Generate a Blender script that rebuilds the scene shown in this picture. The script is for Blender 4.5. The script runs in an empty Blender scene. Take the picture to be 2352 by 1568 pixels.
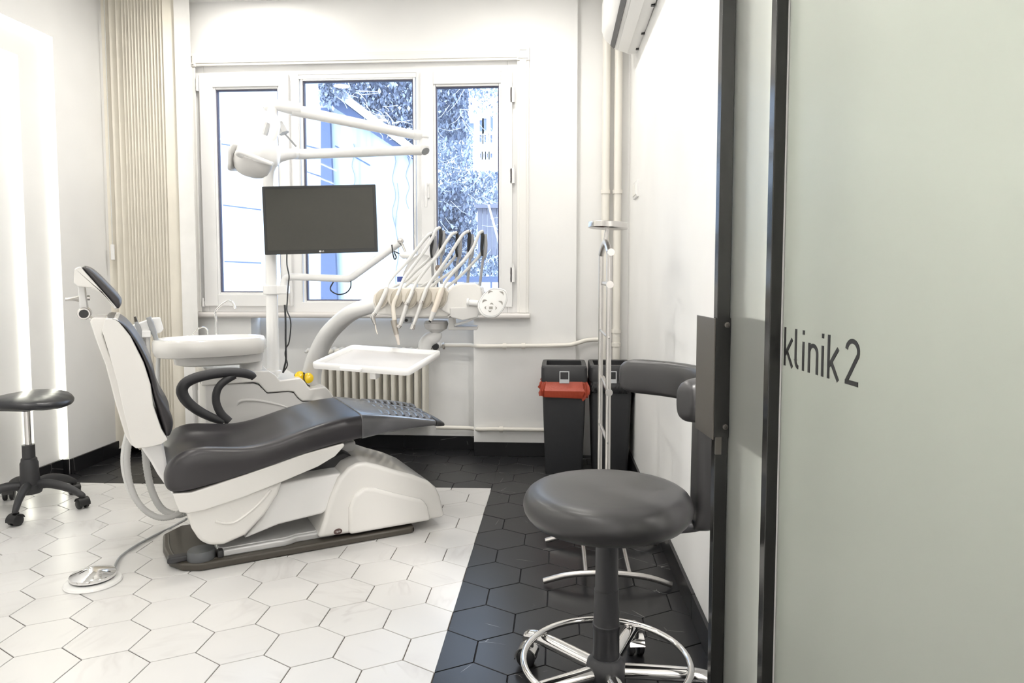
import bpy, bmesh, math, random
from mathutils import Vector, Matrix
from math import sin, cos, pi, radians, atan2
random.seed(7)
scene = bpy.context.scene
COL = scene.collection

# ------------------------------------------------------------------ camera
F_PX, YAW, PITCH = 1639.35, radians(3.7214), radians(-3.6370)
V0 = 728.43
CAM = Vector((0.3323, -2.1466, 1.0867))
FWD = Vector((-sin(YAW) * cos(PITCH), cos(YAW) * cos(PITCH), sin(PITCH)))
RIGHT = Vector((cos(YAW), sin(YAW), 0))
UP = RIGHT.cross(FWD)
cd = bpy.data.cameras.new('camera')
cam = bpy.data.objects.new('camera', cd)
COL.objects.link(cam)
cam.matrix_world = Matrix((( RIGHT.x, UP.x, -FWD.x, CAM.x), (RIGHT.y, UP.y, -FWD.y, CAM.y), (RIGHT.z, UP.z, -FWD.z, CAM.z), (0, 0, 0, 1)))
cd.sensor_width = 36
cd.lens = F_PX * 36 / 2352
cd.shift_y = (V0 - 784) / 2352
cd.clip_start = 0.02
scene.camera = cam

# ------------------------------------------------------------------ view, world, lights
scene.view_settings.view_transform = 'Standard'
scene.view_settings.look = 'None'
scene.view_settings.gamma = 1
scene.view_settings.use_curve_mapping = False
scene.view_settings.exposure = 0.27
world = bpy.data.worlds.new('overcast sky')
scene.world = world
world.use_nodes = True
wn = world.node_tree.nodes
wn['Background'].inputs[0].default_value = (0.60, 0.76, 1.0, 1)
wn['Background'].inputs[1].default_value = 5.6
scene.cycles.max_bounces = 9
scene.cycles.diffuse_bounces = 5
scene.cycles.glossy_bounces = 4
scene.cycles.transmission_bounces = 8
scene.cycles.transparent_max_bounces = 12
scene.cycles.caustics_reflective = False
scene.cycles.caustics_refractive = False
scene.cycles.sample_clamp_indirect = 6
scene.cycles.use_denoising = True

def area(name, loc, size, power, color=(1, 1, 1), rot=(0, 0, 0), size_y=None, shape=None, portal=False, spread=None):
    l = bpy.data.lights.new(name, 'AREA')
    l.energy = power
    l.color = color
    l.size = size
    l.shape = shape or ('RECTANGLE' if size_y else 'SQUARE')
    if size_y: l.size_y = size_y
    if spread: l.spread = spread
    o = bpy.data.objects.new(name, l)
    o.location = loc
    o.rotation_euler = rot
    COL.objects.link(o)
    if portal: l.cycles.is_portal = True
    return o

# daylight enters through the window opening: a sampling portal only, it gives no light of its own
area('window_portal', (-0.87, 2.22, 1.57), 2.0, 0, rot=(radians(-90), 0, 0), size_y=1.5, portal=True)
CEIL = 2.66
WARM = (1.0, 0.965, 0.90)
DOWNLIGHTS = [(-1.38, 1.62), (0.1, 1.35), (-1.5, 0.25), (-0.1, 0.15), (-1.5, -1.1), (-0.1, -1.1), (0.05, -2.1), (1.35, -1.35), (1.35, -2.3)]  # lamps past the room are added, unseen: foreground fill and light behind the glass
DL_POWER = 8.0
for i, (x, y) in enumerate(DOWNLIGHTS):
    area('downlight_lamp', (x, y, CEIL - 0.012), 0.13, DL_POWER * (1 if i < 5 else .8 if i < 7 else 6.5), WARM if i < 5 else (1, .97, .93), shape='DISK')  # includes the added unseen lamps; those behind the glass are boosted

# ------------------------------------------------------------------ placing helpers (pixels of the 2352x1568 photograph -> points in the room)
def ray(u, v): return RIGHT * ((u - 1176) / F_PX) + UP * ((V0 - v) / F_PX) + FWD
def on_z(u, v, z=0):
    d = ray(u, v); return CAM + d * ((z - CAM.z) / d.z)
def at_d(u, v, dep): return CAM + ray(u, v) * dep
def on_y(u, v, y):
    d = ray(u, v); return CAM + d * ((y - CAM.y) / d.y)
def on_x(u, v, x):
    d = ray(u, v); return CAM + d * ((x - CAM.x) / d.x)
CU, CN = Vector((.8525, .5227, 0)), Vector((-.5227, .8525, 0))       # axes of the treatment chair on the floor
CHAIR_M = Matrix(((CU.x, CN.x, 0, 0), (CU.y, CN.y, 0, 0), (0, 0, 1, 0), (0, 0, 0, 1)))
def cp(u, v, n):                                                        # -> (a, z) on the vertical plane n of the chair frame
    d = ray(u, v); q = CAM + d * ((n - CAM.dot(CN)) / d.dot(CN)); return (q.dot(CU), q.z)

# ------------------------------------------------------------------ objects
WM = {}                                                                 # world matrix of every object built
def tag(o, label=None, cat=None, group=None, kind=None):
    if label: o['label'] = label
    if cat: o['category'] = cat
    if group: o['group'] = group
    if kind: o['kind'] = kind
    return o
def empty(name, loc, rz=0, label=None, cat=None, group=None):
    o = bpy.data.objects.new(name, None)
    COL.objects.link(o)
    o.empty_display_size = .05
    o.location = loc
    o.rotation_euler = (0, 0, rz)
    WM[o] = Matrix.Translation(Vector(loc)) @ Matrix.Rotation(rz, 4, 'Z')
    return tag(o, label, cat, group)
def link(name, me, mat, parent=None, loc=None):
    o = bpy.data.objects.new(name, me)
    COL.objects.link(o)
    if mat and not me.materials: me.materials.append(mat)
    if parent:
        o.parent = parent
        WM[o] = WM[parent].copy()
    else:
        loc = Vector(loc or (0, 0, 0)); o.location = loc
        WM[o] = Matrix.Translation(loc)
    return o
def copy_tree(o, parent=None, loc=None, rz=None):
    c = o.copy(); COL.objects.link(c)
    if parent: c.parent = parent
    if loc is not None: c.location = loc
    if rz is not None: c.rotation_euler[2] = rz
    for ch in list(o.children): copy_tree(ch, c)
    WM[c] = c.matrix_basis.copy()
    return c

def catmull(pts, n=6):
    pts = [Vector(p) for p in pts]
    out = []
    for i in range(len(pts) - 1):
        p0 = pts[i - 1] if i else pts[0] * 2 - pts[1]
        p1, p2 = pts[i], pts[i + 1]
        p3 = pts[i + 2] if i + 2 < len(pts) else pts[-1] * 2 - pts[-2]
        for k in range(n):
            t = k / n
            out.append(.5 * ((2 * p1) + (p2 - p0) * t + (2 * p0 - 5 * p1 + 4 * p2 - p3) * t * t + (3 * p1 - p0 - 3 * p2 + p3) * t ** 3))
    out.append(pts[-1])
    return out

class MB:
    """collects shapes in one bmesh; build() links them as ONE mesh object"""
    def __init__(s, M=None): s.bm = bmesh.new(); s.M = M
    def box(s, lo, hi, M=None):
        r = bmesh.ops.create_cube(s.bm, size=1)
        lo, hi = Vector(lo), Vector(hi)
        m = Matrix.Translation((lo + hi) / 2) @ Matrix.Diagonal((*(hi - lo), 1))
        bmesh.ops.transform(s.bm, matrix=(M @ m) if M else m, verts=r['verts'])
        return s
    def rings(s, rings, closed=True, caps=True, loop=False):
        rv = [[s.bm.verts.new(p) for p in r] for r in rings]
        n = len(rv[0])
        pairs = list(zip(rv, rv[1:])) + ([(rv[-1], rv[0])] if loop else [])
        for a, b in pairs:
            for i in range(n if closed else n - 1):
                j = (i + 1) % n
                f = [a[i], a[j], b[j], b[i]]
                f = [v for k, v in enumerate(f) if v not in f[:k]]
                try: s.bm.faces.new(f)
                except ValueError: pass
        if caps and not loop:
            for r in (rv[0][::-1], rv[-1]):
                try: s.bm.faces.new(r)
                except ValueError: pass
        return s
    def tube(s, pts, r, seg=10, smooth=0, loop=False, flat=None, up=None, caps=True):
        rad = r if isinstance(r, (list, tuple)) else None
        P = [Vector(p) for p in pts]
        if smooth:
            if rad:
                n0 = len(P); P = catmull(P, smooth)
                rad = [rad[min(int(i / smooth), n0 - 1)] * (1 - (i / smooth) % 1) + rad[min(int(i / smooth) + 1, n0 - 1)] * ((i / smooth) % 1) for i in range(len(P))]
            else: P = catmull(P, smooth)
        N = len(P); R = []
        nrm = None
        for i, p in enumerate(P):
            if loop: t = (P[(i + 1) % N] - P[i - 1])
            else: t = (P[min(i + 1, N - 1)] - P[max(i - 1, 0)])
            t.normalize()
            if nrm is None:
                ref = Vector(up) if up else (Vector((0, 0, 1)) if abs(t.z) < .9 else Vector((0, 1, 0)))
                nrm = (ref - t * ref.dot(t)).normalized()
            else: nrm = (nrm - t * nrm.dot(t)).normalized()
            bn = t.cross(nrm)
            q = rad[i] if rad else r
            fx = flat or 1
            R.append([p + (nrm * cos(a) + bn * sin(a) * fx) * q for a in [2 * pi * k / seg for k in range(seg)]])
        return s.rings(R, loop=loop, caps=caps)
    def lathe(s, prof, c=(0, 0, 0), axis=(0, 0, 1), seg=24):
        ax = Vector(axis).normalized()
        q = Vector((0, 0, 1)).rotation_difference(ax).to_matrix()
        c = Vector(c)
        return s.rings([[c + q @ Vector((max(r, 1e-5) * cos(2 * pi * k / seg), max(r, 1e-5) * sin(2 * pi * k / seg), h)) for k in range(seg)] for r, h in prof])
    def prism(s, prof, y0, y1, f=lambda x, z, y: (x, y, z)):
        a = [s.bm.verts.new(f(x, z, y0)) for x, z in prof]
        b = [s.bm.verts.new(f(x, z, y1)) for x, z in prof]
        n = len(prof)
        s.bm.faces.new(a); s.bm.faces.new(b[::-1])
        for i in range(n): s.bm.faces.new([a[i], b[i], b[(i + 1) % n], a[(i + 1) % n]])
        return s
    def ball(s, c, r, M=None, u=16, v=10):
        x = bmesh.ops.create_uvsphere(s.bm, u_segments=u, v_segments=v, radius=1)
        r = r if isinstance(r, (tuple, list)) else (r, r, r)
        m = Matrix.Translation(Vector(c)) @ (M.to_4x4() if M else Matrix()) @ Matrix.Diagonal((*r, 1))
        bmesh.ops.transform(s.bm, matrix=m, verts=x['verts'])
        return s
    def build(s, name, mat, parent=None, loc=None, bevel=0, seg=2, sub=0, smooth=True, angle=40, solid=0, label=None, cat=None, group=None, kind=None):
        bmesh.ops.recalc_face_normals(s.bm, faces=s.bm.faces[:])
        M = s.M or Matrix()
        if parent: M = WM[parent].inverted() @ M
        elif loc is not None: M = Matrix.Translation(-Vector(loc)) @ M
        s.bm.transform(M)
        me = bpy.data.meshes.new(name)
        s.bm.to_mesh(me); s.bm.free()
        if smooth:
            me.polygons.foreach_set('use_smooth', [True] * len(me.polygons))
            if not sub and not bevel: me.set_sharp_from_angle(angle=radians(angle))
        o = link(name, me, mat, parent, loc)
        if solid:
            m = o.modifiers.new('solid', 'SOLIDIFY'); m.thickness = solid; m.offset = 0
        if bevel:
            m = o.modifiers.new('bevel', 'BEVEL'); m.width = bevel; m.segments = seg; m.limit_method = 'ANGLE'; m.angle_limit = radians(28); m.harden_normals = True
        if sub:
            m = o.modifiers.new('sub', 'SUBSURF'); m.levels = sub; m.render_levels = sub
        return tag(o, label, cat, group, kind)

def rrect(x0, x1, y0, y1, r, n=4):
    out = []
    for cx, cy, a0 in ((x1 - r, y1 - r, 0), (x0 + r, y1 - r, 90), (x0 + r, y0 + r, 180), (x1 - r, y0 + r, 270)):
        for k in range(n + 1):
            a = radians(a0 + 90 * k / n); out.append((cx + r * cos(a), cy + r * sin(a)))
    return out

# ------------------------------------------------------------------ materials
def mat(name, color, rough=.5, metal=0, coat=0, spec=.5, bump=None, emit=None, estr=0, alpha=1):
    m = bpy.data.materials.new(name); m.use_nodes = True
    nt = m.node_tree; b = nt.nodes['Principled BSDF']
    b.inputs['Base Color'].default_value = (*color, 1)
    b.inputs['Roughness'].default_value = rough
    b.inputs['Metallic'].default_value = metal
    b.inputs['Coat Weight'].default_value = coat
    b.inputs['Specular IOR Level'].default_value = spec
    if emit:
        b.inputs['Emission Color'].default_value = (*emit, 1); b.inputs['Emission Strength'].default_value = estr
    if bump:
        tc = nt.nodes.new('ShaderNodeTexCoord'); nz = nt.nodes.new('ShaderNodeTexNoise'); bp = nt.nodes.new('ShaderNodeBump')
        nz.inputs['Scale'].default_value = bump[0]; nz.inputs['Detail'].default_value = 4
        bp.inputs['Strength'].default_value = bump[1]; bp.inputs['Distance'].default_value = bump[2] if len(bump) > 2 else .002
        nt.links.new(tc.outputs['Object'], nz.inputs['Vector']); nt.links.new(nz.outputs['Fac'], bp.inputs['Height']); nt.links.new(bp.outputs['Normal'], b.inputs['Normal'])
        # slight tonal wear
        mx = nt.nodes.new('ShaderNodeMix'); mx.data_type = 'RGBA'
        mx.inputs[6].default_value = (*[c * .93 for c in color], 1); mx.inputs[7].default_value = (*[min(1, c * 1.05) for c in color], 1)
        n2 = nt.nodes.new('ShaderNodeTexNoise'); n2.inputs['Scale'].default_value = max(1.5, bump[0] * .05)
        nt.links.new(tc.outputs['Object'], n2.inputs['Vector']); nt.links.new(n2.outputs['Fac'], mx.inputs[0]); nt.links.new(mx.outputs[2], b.inputs['Base Color'])
    return m

M_WALL = mat('painted wall', (.885, .88, .87), .7, bump=(60, .12, .001))
M_WALLB = mat('painted alcove wall', (.84, .84, .835), .7, bump=(40, .15, .002))
M_CEIL = mat('ceiling paint', (.90, .895, .88), .8)
M_TRIM = mat('white gloss trim', (.87, .855, .825), .4, bump=(25, .08, .001))
M_PVC = mat('white plastic frame', (.87, .865, .86), .32, coat=.2)
M_GASKET = mat('dark gasket', (.10, .10, .16), .6)
M_SILL = mat('pale stone sill', (.72, .69, .67), .35, bump=(30, .1, .001))
M_PIPE = mat('cream painted pipe', (.83, .80, .74), .4)
M_RAD = mat('cream enamel radiator', (.80, .765, .69), .42, bump=(50, .1, .001))
M_WHITE = mat('glossy white shell', (.78, .765, .735), .22, coat=.4)
M_WHITE2 = mat('satin white enamel', (.84, .835, .825), .33, coat=.2)
M_GREYW = mat('pale grey plastic', (.66, .65, .635), .4)
M_LEATHER = mat('charcoal upholstery', (.031, .0285, .031), .33, bump=(260, .12, .0006))
M_LEATHER2 = mat('grey stool upholstery', (.040, .039, .040), .35, bump=(300, .12, .0006))
M_BLACKLEA = mat('black stool upholstery', (.022, .023, .027), .3, bump=(90, .3, .002))
M_DARKPL = mat('dark grey plastic', (.035, .035, .038), .45, bump=(300, .2, .0005))
M_BIN = mat('textured bin plastic', (.030, .031, .034), .55, bump=(420, .3, .0006))
M_BLACK = mat('black plastic', (.014, .014, .015), .4)
M_BASE = mat('brown grey base plastic', (.062, .054, .043), .45, bump=(160, .2, .0008))
M_SILVER = mat('silver tray plastic', (.62, .62, .62), .3, metal=.25)
M_CHROME = mat('chrome', (.80, .79, .78), .08, metal=1)
M_STEEL = mat('brushed steel', (.62, .60, .58), .27, metal=1)
M_HOSE = mat('grey silicone hose', (.66, .66, .65), .45)
M_HOSE2 = mat('corrugated grey hose', (.50, .50, .49), .5)
M_KNOB = mat('dark knob plastic', (.10, .105, .11), .4)
M_GREY = mat('mid grey plastic', (.33, .34, .35), .42)
M_BEIGE = mat('beige holder plastic', (.70, .655, .58), .42)
M_CREAM = mat('cream plastic', (.80, .72, .63), .35)
M_SCREEN = mat('unlit monitor screen', (.045, .044, .036), .28, bump=(900, .05, .0002))
M_BEZEL = mat('monitor bezel', (.030, .030, .029), .35)
M_FRAMEBLK = mat('black aluminium', (.018, .018, .017), .14, spec=.5, bump=(200, .05, .0003))
M_HANDLE = mat('dark bronze metal', (.14, .128, .115), .36, metal=.6, bump=(220, .1, .0004))
M_LETTER = mat('black vinyl lettering', (.012, .012, .012), .5)
M_YELLOW = mat('yellow lens', (.85, .58, .02), .15)
M_BAG = mat('red bin bag', (.45, .075, .04), .32, bump=(35, .5, .006))
M_BAGB = mat('black bin bag', (.012, .012, .014), .25, bump=(35, .5, .006))
M_CORD = mat('black cable', (.015, .015, .017), .5)
M_LED = mat('led strip', (1, 1, .9), .5, emit=(1, .99, .86), estr=9)
M_LAMPDISC = mat('lit downlight lens', (1, 1, 1), .5, emit=WARM, estr=30)
M_FABRIC = mat('cream blind fabric', (.80, .755, .66), .8, bump=(200, .2, .0005))
M_FABRICW = mat('white blind fabric', (.86, .85, .83), .8, bump=(200, .2, .0005))
M_WHIP = mat('grey whip arm plastic', (.36, .36, .37), .42)
M_BUTTON = mat('grey keypad buttons', (.30, .285, .26), .5)
M_BADGE = mat('dark badge', (.10, .06, .055), .3)
M_BROWNTIP = mat('worn grey metal', (.38, .35, .31), .35, metal=.7)
M_CLEAR = mat('clear tip', (.62, .57, .52), .2)

def n_(nt, t, **kw):
    x = nt.nodes.new(t)
    for k, v in kw.items(): setattr(x, k, v)
    return x

def marble(name, base, vein, rough, scale, width, amount, grain, lines=False):
    m = bpy.data.materials.new(name); m.use_nodes = True
    nt = m.node_tree; L = nt.links.new; b = nt.nodes['Principled BSDF']
    geo = n_(nt, 'ShaderNodeNewGeometry'); oi = n_(nt, 'ShaderNodeObjectInfo')
    mul = n_(nt, 'ShaderNodeVectorMath', operation='SCALE'); mul.inputs[0].default_value = (13, 7, 3); L(oi.outputs['Random'], mul.inputs['Scale'])
    add = n_(nt, 'ShaderNodeVectorMath', operation='ADD'); L(geo.outputs['Position'], add.inputs[0]); L(mul.outputs[0], add.inputs[1])
    rot = n_(nt, 'ShaderNodeVectorRotate', rotation_type='Z_AXIS'); L(add.outputs[0], rot.inputs['Vector'])
    am = n_(nt, 'ShaderNodeMath', operation='MULTIPLY'); am.inputs[1].default_value = 6.28; L(oi.outputs['Random'], am.inputs[0]); L(am.outputs[0], rot.inputs['Angle'])
    mp = n_(nt, 'ShaderNodeMapping'); mp.inputs['Scale'].default_value = (1, 3.2, 1); L(rot.outputs[0], mp.inputs['Vector'])
    nz = n_(nt, 'ShaderNodeTexNoise'); nz.inputs['Scale'].default_value = scale; nz.inputs['Detail'].default_value = 3; nz.inputs['Distortion'].default_value = .4; L(mp.outputs[0], nz.inputs['Vector'])
    sub = n_(nt, 'ShaderNodeMath', operation='SUBTRACT'); sub.inputs[1].default_value = .5; L(nz.outputs['Fac'], sub.inputs[0])
    ab = n_(nt, 'ShaderNodeMath', operation='ABSOLUTE'); L(sub.outputs[0], ab.inputs[0])
    if lines:
        vo = n_(nt, 'ShaderNodeTexVoronoi', feature='DISTANCE_TO_EDGE'); vo.inputs['Scale'].default_value = scale; L(rot.outputs[0], vo.inputs['Vector']); ab = vo
    mr = n_(nt, 'ShaderNodeMapRange'); mr.inputs['From Min'].default_value = 0; mr.inputs['From Max'].default_value = width; mr.inputs['To Min'].default_value = 1; mr.inputs['To Max'].default_value = 0; L(ab.outputs[0], mr.inputs['Value'])
    n2 = n_(nt, 'ShaderNodeTexNoise'); n2.inputs['Scale'].default_value = 9 if lines else 3.4; L(add.outputs[0], n2.inputs['Vector'])
    m2 = n_(nt, 'ShaderNodeMapRange'); m2.inputs['From Min'].default_value = .55 if lines else .48; m2.inputs['From Max'].default_value = .62 if lines else .68; m2.inputs['To Max'].default_value = amount; L(n2.outputs['Fac'], m2.inputs['Value'])
    mm = n_(nt, 'ShaderNodeMath', operation='MULTIPLY'); L(mr.outputs[0], mm.inputs[0]); L(m2.outputs[0], mm.inputs[1])
    n3 = n_(nt, 'ShaderNodeTexNoise'); n3.inputs['Scale'].default_value = 5; n3.inputs['Detail'].default_value = 5; L(add.outputs[0], n3.inputs['Vector'])
    c1 = n_(nt, 'ShaderNodeMix', data_type='RGBA'); c1.inputs[6].default_value = (*base, 1); c1.inputs[7].default_value = (*[c * grain for c in base], 1); L(n3.outputs['Fac'], c1.inputs[0])
    c2 = n_(nt, 'ShaderNodeMix', data_type='RGBA'); c2.inputs[7].default_value = (*vein, 1); L(c1.outputs[2], c2.inputs[6]); L(mm.outputs[0], c2.inputs[0])
    L(c2.outputs[2], b.inputs['Base Color'])
    b.inputs['Roughness'].default_value = rough
    if lines: b.inputs['Specular IOR Level'].default_value = .33
    return m
M_TILEW = marble('white marble tile', (.71, .70, .69), (.52, .50, .49), .28, 3.0, .05, .5, .94)
M_TILEB = marble('black marble tile', (.0125, .0125, .014), (.36, .35, .34), .29, 3.3, .0035, .9, 1.35, lines=True)
M_GROUTW = mat('grey brown grout', (.10, .085, .075), .9)
M_GROUTB = mat('black grout', (.010, .010, .012), .9)

def glass(name, refl=.9, tint=(1, 1, 1)):
    m = bpy.data.materials.new(name); m.use_nodes = True
    nt = m.node_tree; nt.nodes.clear(); L = nt.links.new
    o = n_(nt, 'ShaderNodeOutputMaterial'); mx = n_(nt, 'ShaderNodeMixShader'); t = n_(nt, 'ShaderNodeBsdfTransparent'); g = n_(nt, 'ShaderNodeBsdfGlossy'); f = n_(nt, 'ShaderNodeFresnel')
    t.inputs[0].default_value = (*tint, 1); g.inputs['Roughness'].default_value = .01; f.inputs['IOR'].default_value = 1.45
    L(f.outputs[0], mx.inputs[0]); L(t.outputs[0], mx.inputs[1]); L(g.outputs[0], mx.inputs[2]); L(mx.outputs[0], o.inputs[0])
    return m
M_GLASS = glass('window glass')
def frosted(name):
    m = bpy.data.materials.new(name); m.use_nodes = True
    nt = m.node_tree; nt.nodes.clear(); L = nt.links.new
    o = n_(nt, 'ShaderNodeOutputMaterial'); mx = n_(nt, 'ShaderNodeMixShader'); d = n_(nt, 'ShaderNodeBsdfDiffuse')
    t = n_(nt, 'ShaderNodeBsdfRefraction'); t.inputs['Roughness'].default_value = .20; t.inputs['IOR'].default_value = 1.3
    m2 = n_(nt, 'ShaderNodeMixShader'); g = n_(nt, 'ShaderNodeBsdfGlossy'); g.inputs['Roughness'].default_value = .32; f = n_(nt, 'ShaderNodeFresnel'); f.inputs['IOR'].default_value = 1.3
    d.inputs[0].default_value = (.74, .75, .70, 1); t.inputs[0].default_value = (.86, .88, .85, 1); mx.inputs[0].default_value = .74
    L(d.outputs[0], mx.inputs[1]); L(t.outputs[0], mx.inputs[2]); L(mx.outputs[0], m2.inputs[1]); L(g.outputs[0], m2.inputs[2]); L(f.outputs[0], m2.inputs[0]); L(m2.outputs[0], o.inputs[0])
    return m
M_FROST = frosted('frosted glass')
# ================================================================== THE ROOM
S = .1155                                                               # side of one hexagonal floor tile
BX = 2.0                                                                # far right side of the passage outside the glass
XR = lambda y: .7645 - .0132 * y                                        # the right wall runs slightly out of square
def st(o): o['kind'] = 'structure'; return o

# floor: mortar bed with every hexagonal tile laid on it as a piece of its own
fl = MB(); fl.box((-2.45, -3.0, -.12), (BX, 2.20, -.004))
floor = st(fl.build('floor', M_GROUTB, smooth=False))
SW = S * 3 ** .5
def far_edge(x): return (11.864 + (11.484 - 11.864) * (x / S) / -18.516) * S
g = MB(); g.prism([(-2.40, -2.99), (0, -2.99), (0, far_edge(0)), (-2.40, far_edge(-2.40))], -.0045, -.0030, lambda x, y, z: (x, y, z))
g.build('white_grout', M_GROUTW, floor, smooth=False)
def clip(poly, a, b, c):                                                # keep a*x+b*y<=c
    out = []
    for i, p in enumerate(poly):
        q = poly[(i + 1) % len(poly)]
        dp, dq = a * p[0] + b * p[1] - c, a * q[0] + b * q[1] - c
        if dp <= 0: out.append(p)
        if (dp < 0 < dq) or (dq < 0 < dp):
            t = dp / (dp - dq); out.append((p[0] + (q[0] - p[0]) * t, p[1] + (q[1] - p[1]) * t))
    return out
def parea(p): return abs(sum(p[i][0] * p[(i + 1) % len(p)][1] - p[(i + 1) % len(p)][0] * p[i][1] for i in range(len(p)))) / 2
FS = (11.484 - 11.864) / -18.516
def tile_mesh(poly, cx, cy):
    P = [(x - cx, y - cy) for x, y in poly]
    n = len(P); r = [(.0, -.008), (.0, -.0012), (.0012, 0)]
    verts = []
    for ins, z in r:
        for x, y in P:
            l = math.hypot(x, y) or 1
            verts.append((x * (1 - ins / l), y * (1 - ins / l), z))
    faces = [[i, (i + 1) % n, n + (i + 1) % n, n + i] for i in range(n)] + [[n + i, n + (i + 1) % n, 2 * n + (i + 1) % n, 2 * n + i] for i in range(n)] + [list(range(2 * n, 3 * n))]
    me = bpy.data.meshes.new('tile'); me.from_pydata(verts, [], faces); me.update(); return me
FULL = {}
far_w, far_b = MB(), MB()
for j in range(-17, 14):
    for i in range(-14, 13):
        cx, cy = (i + (.5 if j % 2 == 0 else 0)) * SW, j * 1.5 * S
        h = [(cx + (S - .0018) * sin(pi / 3 * k), cy + (S - .0018) * cos(pi / 3 * k)) for k in range(6)][::-1]
        room = clip(clip(clip(clip(h, -1, 0, 2.36), 0, 1, 2.15), 0, -1, 2.98), 1, 0, 1.99)
        room = clip(room, 1, .0132, .7645) if cy > -.45 else room
        if len(room) < 3 or parea(room) < 2e-4: continue
        for poly, M_ in ((clip(clip(room, 1, 0, 0), -FS, 1, 11.864 * S), M_TILEW), (clip(room, -1, 0, 0), M_TILEB), (clip(clip(room, 1, 0, 0), FS, -1, -11.864 * S), M_TILEB)):
            if len(poly) < 3 or parea(poly) < 1e-4: continue
            if cy < -.66:
                (far_w if M_ is M_TILEW else far_b).prism(poly, -.008, 0, lambda x, y, z: (x, y, z)); continue
            if abs(parea(poly) - 2.598 * (S - .0018) ** 2) < 1e-6:
                key = M_.name
                if key not in FULL: FULL[key] = tile_mesh(poly, cx, cy)
                me, px, py = FULL[key], cx, cy
            else:
                px, py = sum(p[0] for p in poly) / len(poly), sum(p[1] for p in poly) / len(poly)
                me = tile_mesh(poly, px, py)
            o = link('tile', me, M_, floor); o.location = (px, py, random.uniform(-.0003, .0003))
for m_, M_ in ((far_w, M_TILEW), (far_b, M_TILEB)):
    m_.build('tiles', M_, floor, smooth=False, kind='stuff')

# back wall with the window opening and the radiator alcove below it
WX0, WX1, WZ0, WZ1 = -1.828, .095, .815, 2.300
b = MB()
b.box((-2.45, 2.01, 0), (WX0, 2.36, CEIL)); b.box((WX0, 2.01, WZ1), (WX1, 2.36, CEIL)); b.box((WX1, 2.01, 0), (.435, 2.36, CEIL))
b.box((.435, 2.055, 0), (.90, 2.36, CEIL)); b.box((WX0, 2.01, 0), (-1.506, 2.36, WZ0)); b.box((-.164, 2.01, 0), (WX1, 2.36, WZ0)); b.box((-1.506, 2.155, 0), (-.164, 2.36, WZ0))
st(b.build('wall_back', M_WALL, smooth=False))
b = MB(); b.prism([(XR(-.62), -.62), (XR(2.2), 2.2), (XR(2.2) + .14, 2.2), (XR(-.62) + .14, -.62)], 0, CEIL, lambda x, y, z: (x, y, z))
st(b.build('wall_right', M_WALL, smooth=False))
b = MB(); b.box((.90, -.62, 0), (BX, -.48, CEIL)); b.box((BX, -3.1, 0), (BX + .12, -.48, CEIL))
st(b.build('wall_passage', M_WALL, smooth=False))
b = MB(); b.box((-2.45, -3.12, 0), (BX, -3.0, CEIL)); st(b.build('wall_front', M_WALL, smooth=False))
b = MB(); b.box((-2.6, -3.12, CEIL), (BX + .12, 2.36, CEIL + .1)); st(b.build('ceiling', M_CEIL, smooth=False))

# left wall: a shallow stepped recess edged with hidden light strips
NY, NZ = 1.474, 2.300
X0, X1, X2 = -2.29, -2.326, -2.362
NY2, NZ2 = 1.272, 2.150
b = MB()
b.box((-2.6, NY, 0), (X0, 2.01, CEIL)); b.box((-2.6, -3.0, NZ), (X0, NY, CEIL))
b.box((-2.6, NY2, 0), (X1, NY, NZ)); b.box((-2.6, -3.0, NZ2), (X1, NY2, NZ)); b.box((-2.6, -3.0, 0), (X2, NY2, NZ2))
st(b.build('wall_left', M_WALL, smooth=False))
def led(x, y, z):
    e = empty('light_strip', (x, y, .09), 0, None, None)
    c = MB(); c.box((x, y - .017, .09), (x + .004, y, z)); c.build('upright_strip', M_LED, e, smooth=False)
    c = MB(); c.box((x, -2.2, z - .017), (x + .004, y - .017, z)); c.build('top_strip', M_LED, e, smooth=False)
    return e
tag(led(X1, NY, NZ), 'glowing strip light around the outer step of the wall recess', 'light strip')
tag(led(X2, NY2, NZ2), 'glowing strip light around the inner, deeper step of the wall recess', 'light strip')

# black skirting tiles
def skirting(name, pts, th=.012, h=.082, step=.46):
    root = None
    for (x0, y0), (x1, y1) in zip(pts, pts[1:]):
        L = math.hypot(x1 - x0, y1 - y0); n = max(1, round(L / step)); dx, dy = (x1 - x0) / L, (y1 - y0) / L
        for k in range(n):
            a, c = L * k / n + .001, L * (k + 1) / n - .001
            p = MB(); p.prism([(x0 + dx * a, y0 + dy * a), (x0 + dx * c, y0 + dy * c), (x0 + dx * c + dy * th, y0 + dy * c - dx * th), (x0 + dx * a + dy * th, y0 + dy * a - dx * th)], 0, h, lambda x, y, z: (x, y, z))
            if root is None: root = st(p.build(name, M_TILEB, bevel=.0015, seg=1))
            else: p.build('tile', M_TILEB, root, bevel=.0015, seg=1)
skirting('baseboard_back', [(-2.29, 2.01), (-1.506, 2.01)])
skirting('baseboard_alcove', [(-1.494, 2.155), (-.176, 2.155)])
skirting('baseboard_pier', [(-.164, 2.01), (.435, 2.01)])
skirting('baseboard_right', [(XR(2.03), 2.03), (XR(-.6), -.6)], step=.6)
skirting('baseboard_left', [(X0, NY), (X0, 2.01)], step=.3)
skirting('baseboard_recess', [(X1 + .0, NY2), (X1, NY - .013)], h=.086)
p = MB(); p.box((X1, NY - .012, 0), (X0, NY, .082)); st(p.build('baseboard_return', M_TILEB, bevel=.0015, seg=1))

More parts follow.
